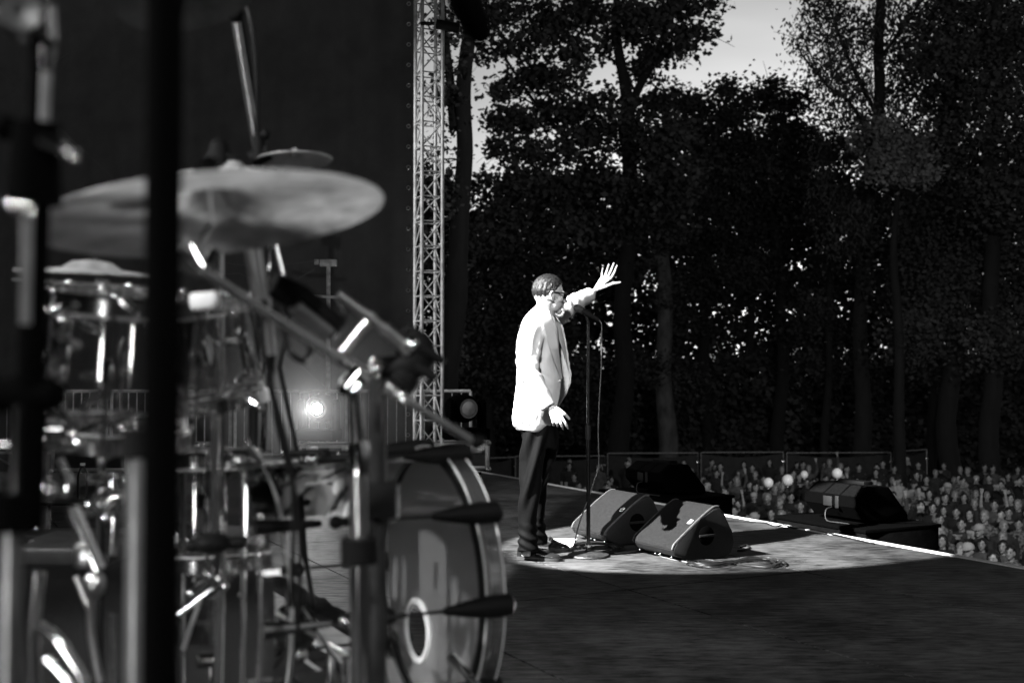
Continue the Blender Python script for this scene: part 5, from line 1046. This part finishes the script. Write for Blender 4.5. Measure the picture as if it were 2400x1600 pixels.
# ------------------------------------------------------------------ the crowd
R3 = random.Random(21)
sh_tones = {'black': mat('black_shirt', 0.006, 0.85, 0, 12, 0.3), 'dark grey': mat('dark_grey_shirt', 0.018, 0.85, 0, 10, 0.4), 'grey': mat('grey_shirt', 0.055, 0.85, 0, 10, 0.4), 'white': mat('white_shirt', 0.3, 0.85, 0, 10, 0.15), 'checked': mat('checked_shirt', 0.07, 0.85, 0, 22, 0.95, detail=0)}
skin2 = mat('crowd_skin', 0.25, 0.5, 0, 18, 0.28); fair = mat('fair_hair', 0.16, 0.6, 0, 30, 0.4); capw = mat('white_cap', 0.3, 0.8, 0, 8, 0.1); jeans = mat('dark_jeans', 0.01, 0.85, 0, 8, 0.3); phone_m = mat('phone_back', 0.3, 0.3, 0, 6, 0.2); dark_feat = mat('dark_eyes_and_mouth', 0.03, 0.6)
def proto(pose, hair, tone, seed):
    """figure standing at the origin, facing -Y"""
    q = random.Random(seed); mb = MB(); V = lambda x, y, z: Vector((x, y, z))
    def rg(z, cx, cy, a, b, n=14): return [V(cx + a * math.cos(t), cy + b * math.sin(t), z) for t in [2 * math.pi * k / n for k in range(n)]]
    hy = -0.02
    mb.ball(V(0, 0.0 + hy, 1.615), (0.075, 0.095, 0.105), None, 14, 10); mb.ball(V(0, -0.035 + hy, 1.565), (0.058, 0.058, 0.07), None, 12, 8); mb.ball(V(0, -0.075 + hy, 1.515), (0.028, 0.022, 0.02), None, 8, 6)
    mb.tube([V(0, -0.092 + hy, 1.60), V(0, -0.112 + hy, 1.572)], [0.009, 0.013], 6)
    for s in (-1, 1): mb.ball(V(0.078 * s, 0.0 + hy, 1.59), (0.012, 0.018, 0.03), None, 8, 6)
    mb.tube([V(0, 0.01, 1.52), V(0, 0.01, 1.42)], [0.055, 0.06], 10)
    mb.loft([rg(1.45, 0, 0.01, 0.08, 0.07), rg(1.41, 0, 0.01, 0.17, 0.095), rg(1.30, 0, 0.0, 0.19, 0.115), rg(1.10, 0, 0, 0.155, 0.105), rg(0.95, 0, 0, 0.165, 0.11), rg(0.85, 0, 0, 0.16, 0.11)])
    for s in (-1, 1): mb.tube([V(0.085 * s, 0, 0.92), V(0.095 * s, -0.01, 0.5), V(0.1 * s, 0.01, 0.08), V(0.1 * s, -0.1, 0.03)], [0.085, 0.058, 0.04, 0.035], 10)
    arms = []
    for s in (-1, 1):
        sh = V(0.185 * s, 0.0, 1.39); up = pose in ('both arms raised',) or (pose == 'one arm raised' and s == 1)
        if up: a = [sh, V(0.27 * s, -0.05, 1.55), V(0.25 * s, -0.10, 1.82)]
        elif pose == 'holding up a phone': a = [sh, V(0.24 * s, -0.16, 1.26), V(0.06 * s, -0.33, 1.50)]
        elif pose == 'clapping': a = [sh, V(0.24 * s, -0.14, 1.18), V(0.03 * s, -0.27, 1.36)]
        else: a = [sh, V(0.24 * s, 0.02, 1.12), V(0.22 * s, -0.08, 0.88)]
        arms.append(a); mb.tube(spline(a, 4), [lerpl([0.05, 0.04, 0.026], i / 8) for i in range(9)], 10)
        hd = (a[2] - a[1]).normalized(); sd = V(1, 0, 0); mb.ball(a[2] + hd * 0.05, (0.034, 0.02, 0.05), None, 10, 8)
        for f in (-1.5, -0.5, 0.5, 1.5): mb.tube([a[2] + hd * 0.07 + sd * f * 0.018, a[2] + hd * 0.15 + sd * f * 0.026], [0.0105, 0.0085], 6)
        mb.tube([a[2] + hd * 0.03, a[2] + hd * 0.09 - sd * s * 0.05], [0.012, 0.009], 6)
    o = link(remesh(mb.mesh('person'), 0.0125, 2), 'person', skin2, None, sharp=None)
    mb = MB()
    for s in (-1, 1): mb.ball(V(0.03 * s, -0.088 + hy, 1.612), (0.010, 0.010, 0.005), None, 8, 6); mb.tube([V(0.014 * s, -0.094 + hy, 1.632), V(0.048 * s, -0.082 + hy, 1.634)], 0.0035, 5)
    mb.ball(V(0, -0.092 + hy, 1.54), (0.017, 0.008, 0.004 if seed % 2 else 0.008), None, 8, 6)
    mb.build('eyes_and_mouth', dark_feat, o, sharp=None)
    # shirt
    mb = MB(); w = 1.0
    mb.loft([rg(1.462, 0, 0.01, 0.085, 0.078, 18), rg(1.425, 0, 0.01, 0.175, 0.108, 18), rg(1.31, 0, 0.0, 0.208, 0.13, 18), rg(1.10, 0, 0, 0.18, 0.125, 18), rg(0.95, 0, 0, 0.188, 0.13, 18), rg(0.84, 0, 0, 0.19, 0.13, 18)])
    long_ = seed % 3 != 0
    for a in arms:
        sp = spline(a, 4)[: (9 if long_ else 5)]; mb.tube(sp, [lerpl([0.068, 0.055, 0.042], i / 8) for i in range(len(sp))], 10)
    link(remesh(mb.mesh('shirt'), 0.016, 2, lambda p: 0.008 * noise.noise(p * 9)), 'shirt', sh_tones[tone], o, sharp=None)
    mb = MB()
    for s in (-1, 1): mb.tube([V(0.08 * s, 0, 0.93), V(0.095 * s, -0.01, 0.5), V(0.1 * s, 0.01, 0.06)], [0.10, 0.075, 0.06], 10)
    mb.build('trousers', jeans, o)
    if hair in ('white cap', 'dark cap'):
        mb = MB(); cz = 1.635; c_ = capw if hair == 'white cap' else sh_tones['black']
        mb.lathe([(0.094, 0.0), (0.096, 0.03), (0.085, 0.065), (0.05, 0.095), (0.001, 0.102)], V(0, 0.005 + hy, cz), (0, 0, 1), 20)
        mb.loft([[V(x, -0.07 + hy - 0.02 * (1 - (x / 0.07) ** 2), cz + 0.008) for x in (-0.07, -0.035, 0, 0.035, 0.07)], [V(x, -0.115 + hy - 0.06 * (1 - (x / 0.07) ** 2), cz - 0.008) for x in (-0.065, -0.033, 0, 0.033, 0.065)]], closed=False, cap=False)
        mb.build('cap', c_, o)
    else:
        mb = MB(); hl = hair == 'long hair'; fairh = hair == 'short fair hair'
        mb.ball(V(0, 0.018 + hy, 1.645), (0.084, 0.100, 0.092), None, 16, 10)
        if hl:
            mb.ball(V(0, 0.05 + hy, 1.56), (0.088, 0.07, 0.13), None, 14, 10)
            for s in (-1, 1): mb.tube([V(0.07 * s, -0.01 + hy, 1.66), V(0.088 * s, -0.005 + hy, 1.58), V(0.085 * s, -0.02, 1.44)], [0.024, 0.026, 0.02], 8)
        link(remesh(mb.mesh('hair'), 0.011, 1, lambda p: 0.012 * noise.noise(p * 22)), 'hair', fair if fairh else M['hair'], o, sharp=None)
    o['_pose'] = pose; o['_hair'] = hair; o['_tone'] = tone
    return o
poses = ['arms down', 'arms down', 'clapping', 'both arms raised', 'one arm raised', 'holding up a phone']
hairs = ['short dark hair', 'short fair hair', 'long hair', 'white cap', 'dark cap']
combo = [('arms down', 'short dark hair', 'black'), ('arms down', 'short fair hair', 'dark grey'), ('arms down', 'long hair', 'grey'), ('arms down', 'short dark hair', 'checked'), ('clapping', 'short dark hair', 'dark grey'), ('clapping', 'long hair', 'black'), ('both arms raised', 'short dark hair', 'grey'),
         ('both arms raised', 'long hair', 'white'), ('one arm raised', 'short fair hair', 'grey'), ('one arm raised', 'dark cap', 'black'), ('holding up a phone', 'short dark hair', 'black'), ('holding up a phone', 'white cap', 'dark grey'), ('arms down', 'white cap', 'black'), ('arms down', 'dark cap', 'white'), ('clapping', 'short fair hair', 'checked'), ('arms down', 'long hair', 'black')]
protos = [proto(*c, i) for i, c in enumerate(combo)]
wts = [18, 14, 7, 6, 7, 7, 2, 1, 2, 1, 7, 2, 2, 3, 6, 12]
def proj(p):
    q = p - Vector((0, 0, CAM_H)); dd = q.y * math.cos(TH) + q.z * math.sin(TH); vv = -q.y * math.sin(TH) + q.z * math.cos(TH)
    return CX + q.x / dd * F_PX, CY - vv / dd * F_PX, dd
spots = []
y = 16.0
while y < 40.5:
    st = 0.70 + (y - 16) * 0.012; x = 1.0
    while x < 22:
        jx, jy = x + R3.uniform(-0.2, 0.2), y + R3.uniform(-0.25, 0.25); hgt = R3.uniform(0.93, 1.07)
        ft = Vector((jx, jy, gz(jy))); hx, hy_, _ = proj(ft + Vector((0, 0, 1.65 * hgt))); nn = (ft - O).dot(N)
        ok = nn > 1.9 and hx < 2450 and hx > 1270
        if hx < 1650: ok = ok and R3.random() < 0.8 and jy > 18
        if hx < 1480 and (jy < 22 or R3.random() < 0.35): ok = False
        for (cx_, dd_) in ((1558, 11.75), (2012, 10.1)):
            c = P(cx_, 870, dd_)
            if abs((ft - c).dot(N)) < 1.0 and abs((ft - c).dot(EN)) < 1.3: ok = False
        if jy > 34 and R3.random() < 0.3: ok = False
        if ok: spots.append((ft, hgt, hx, hy_))
        x += st
    y += 0.84 + (y - 16) * 0.012
spots.sort(key=lambda s: s[0].y)
spots = spots[:300]
def zone(hx):
    for lim, nm in ((1475, 'left of far speaker'), (1655, 'behind far speaker'), (1780, 'left of balloons'), (1900, 'by the balloons'), (2130, 'behind near speaker'), (2270, 'right of near speaker')):
        if hx < lim: return nm
    return 'at right edge'
def band(yy): return 'front rows' if yy < 22 else ('middle rows' if yy < 27 else ('rear rows' if yy < 33 else 'fence rows'))
used, seen, people = set(), {}, []
for ft, hgt, hx, hy_ in spots:
    k = R3.choices(range(len(protos)), wts)[0]
    if ft.y < 19 and combo[k][0] == 'both arms raised': k = 0
    c = copy_tree(protos[k]) if k in used else protos[k]; used.add(k)
    c.location = ft; c.scale = (hgt, hgt, hgt); c.rotation_euler = (0, 0, math.atan2(ft.x - SING.x, ft.y - SING.y) * -1 + R3.uniform(-0.35, 0.35))
    people.append((c, hx, ft, k, hgt))
groups = {}
for c, hx, ft, k, hgt in people: groups.setdefault((zone(hx), band(ft.y), k), []).append((hx, c))
ordn = ['first', 'second', 'third', 'fourth', 'fifth', 'sixth', 'seventh', 'eighth', 'ninth', 'tenth', 'eleventh', 'twelfth']
ah = {'long hair': 'long haired', 'white cap': 'white capped', 'dark cap': 'dark capped', 'short dark hair': 'dark haired', 'short fair hair': 'fair haired'}
ap = {'arms down': 'arms down', 'clapping': 'clapping', 'both arms raised': 'arms up', 'one arm raised': 'arm up', 'holding up a phone': 'hands up'}
for (zn, bd, k), l in groups.items():
    l.sort(key=lambda a: a[0]); ps, hr, tn = combo[k]
    for i, (hx, c) in enumerate(l):
        o_ = f', {ordn[min(i, 11)]} from left' if len(l) > 1 else ''
        tag(c, f"{ah[hr]} person, {tn.replace('dark grey', 'charcoal')} shirt, {ap[ps]}{o_}, {bd} {zn}", 'person', 'people in the crowd')
        for kk in ('_pose', '_hair', '_tone'):
            if kk in c: del c[kk]
for i, o in enumerate(protos):
    if i not in used:
        for ch in list(o.children): bpy.data.objects.remove(ch)
        bpy.data.objects.remove(o)
ph = None; n_ph = 0; phs = []
for c, hx, ft, k, hgt in people:
    if combo[k][0] != 'holding up a phone' or n_ph >= 26: continue
    if ph is None: ph = p_ = MB().box((0, 0, 0), (0.15, 0.009, 0.075), bevel=0.003).build('phone', phone_m)
    else: p_ = ph.copy(); scene.collection.objects.link(p_)
    R_ = Matrix.Rotation(c.rotation_euler.z, 3, 'Z'); p_.location = ft + R_ @ Vector((0, -0.36, 1.60)) * hgt; p_.rotation_euler = (0, math.pi / 2 if n_ph % 3 == 0 else 0, c.rotation_euler.z)
    n_ph += 1; phs.append((hx, band(ft.y), p_))
for bd in set(q[1] for q in phs):
    for i, q in enumerate(sorted([q for q in phs if q[1] == bd], key=lambda q: q[0])):
        tag(q[2], f'raised phone, {ordn[min(i, 11)]} one from the left in the {bd} of the crowd', 'phone', 'phones held up in the crowd')
# balloons
bal = mat('white_balloon', 0.78, 0.35, 0, 4, 0.05)
for (px, py, r, d, l_) in ((1801, 1131, 11.5, 25, 'white round balloon held over the crowd, leftmost of the balloons'), (1846, 1125, 13, 25, 'white round balloon, largest one, second from the left'), (1885, 1112, 9, 28, 'small white balloon half hidden in the crowd right of the largest one'), (1962, 1109, 12, 25, 'white round balloon just left of the right fill speaker')):
    t = tag(MB().ball(P(px, py, d), (r * d / F_PX, r * d / F_PX, r * d / F_PX * 1.06), None, 24, 16).build('balloon', bal), l_, 'balloon', 'white balloons over the crowd')
    q = P(px, py + r * 1.05, d); MB().tube([q, q - Z * 0.02], [0.008, 0.016], 8).build('knot', bal, t)
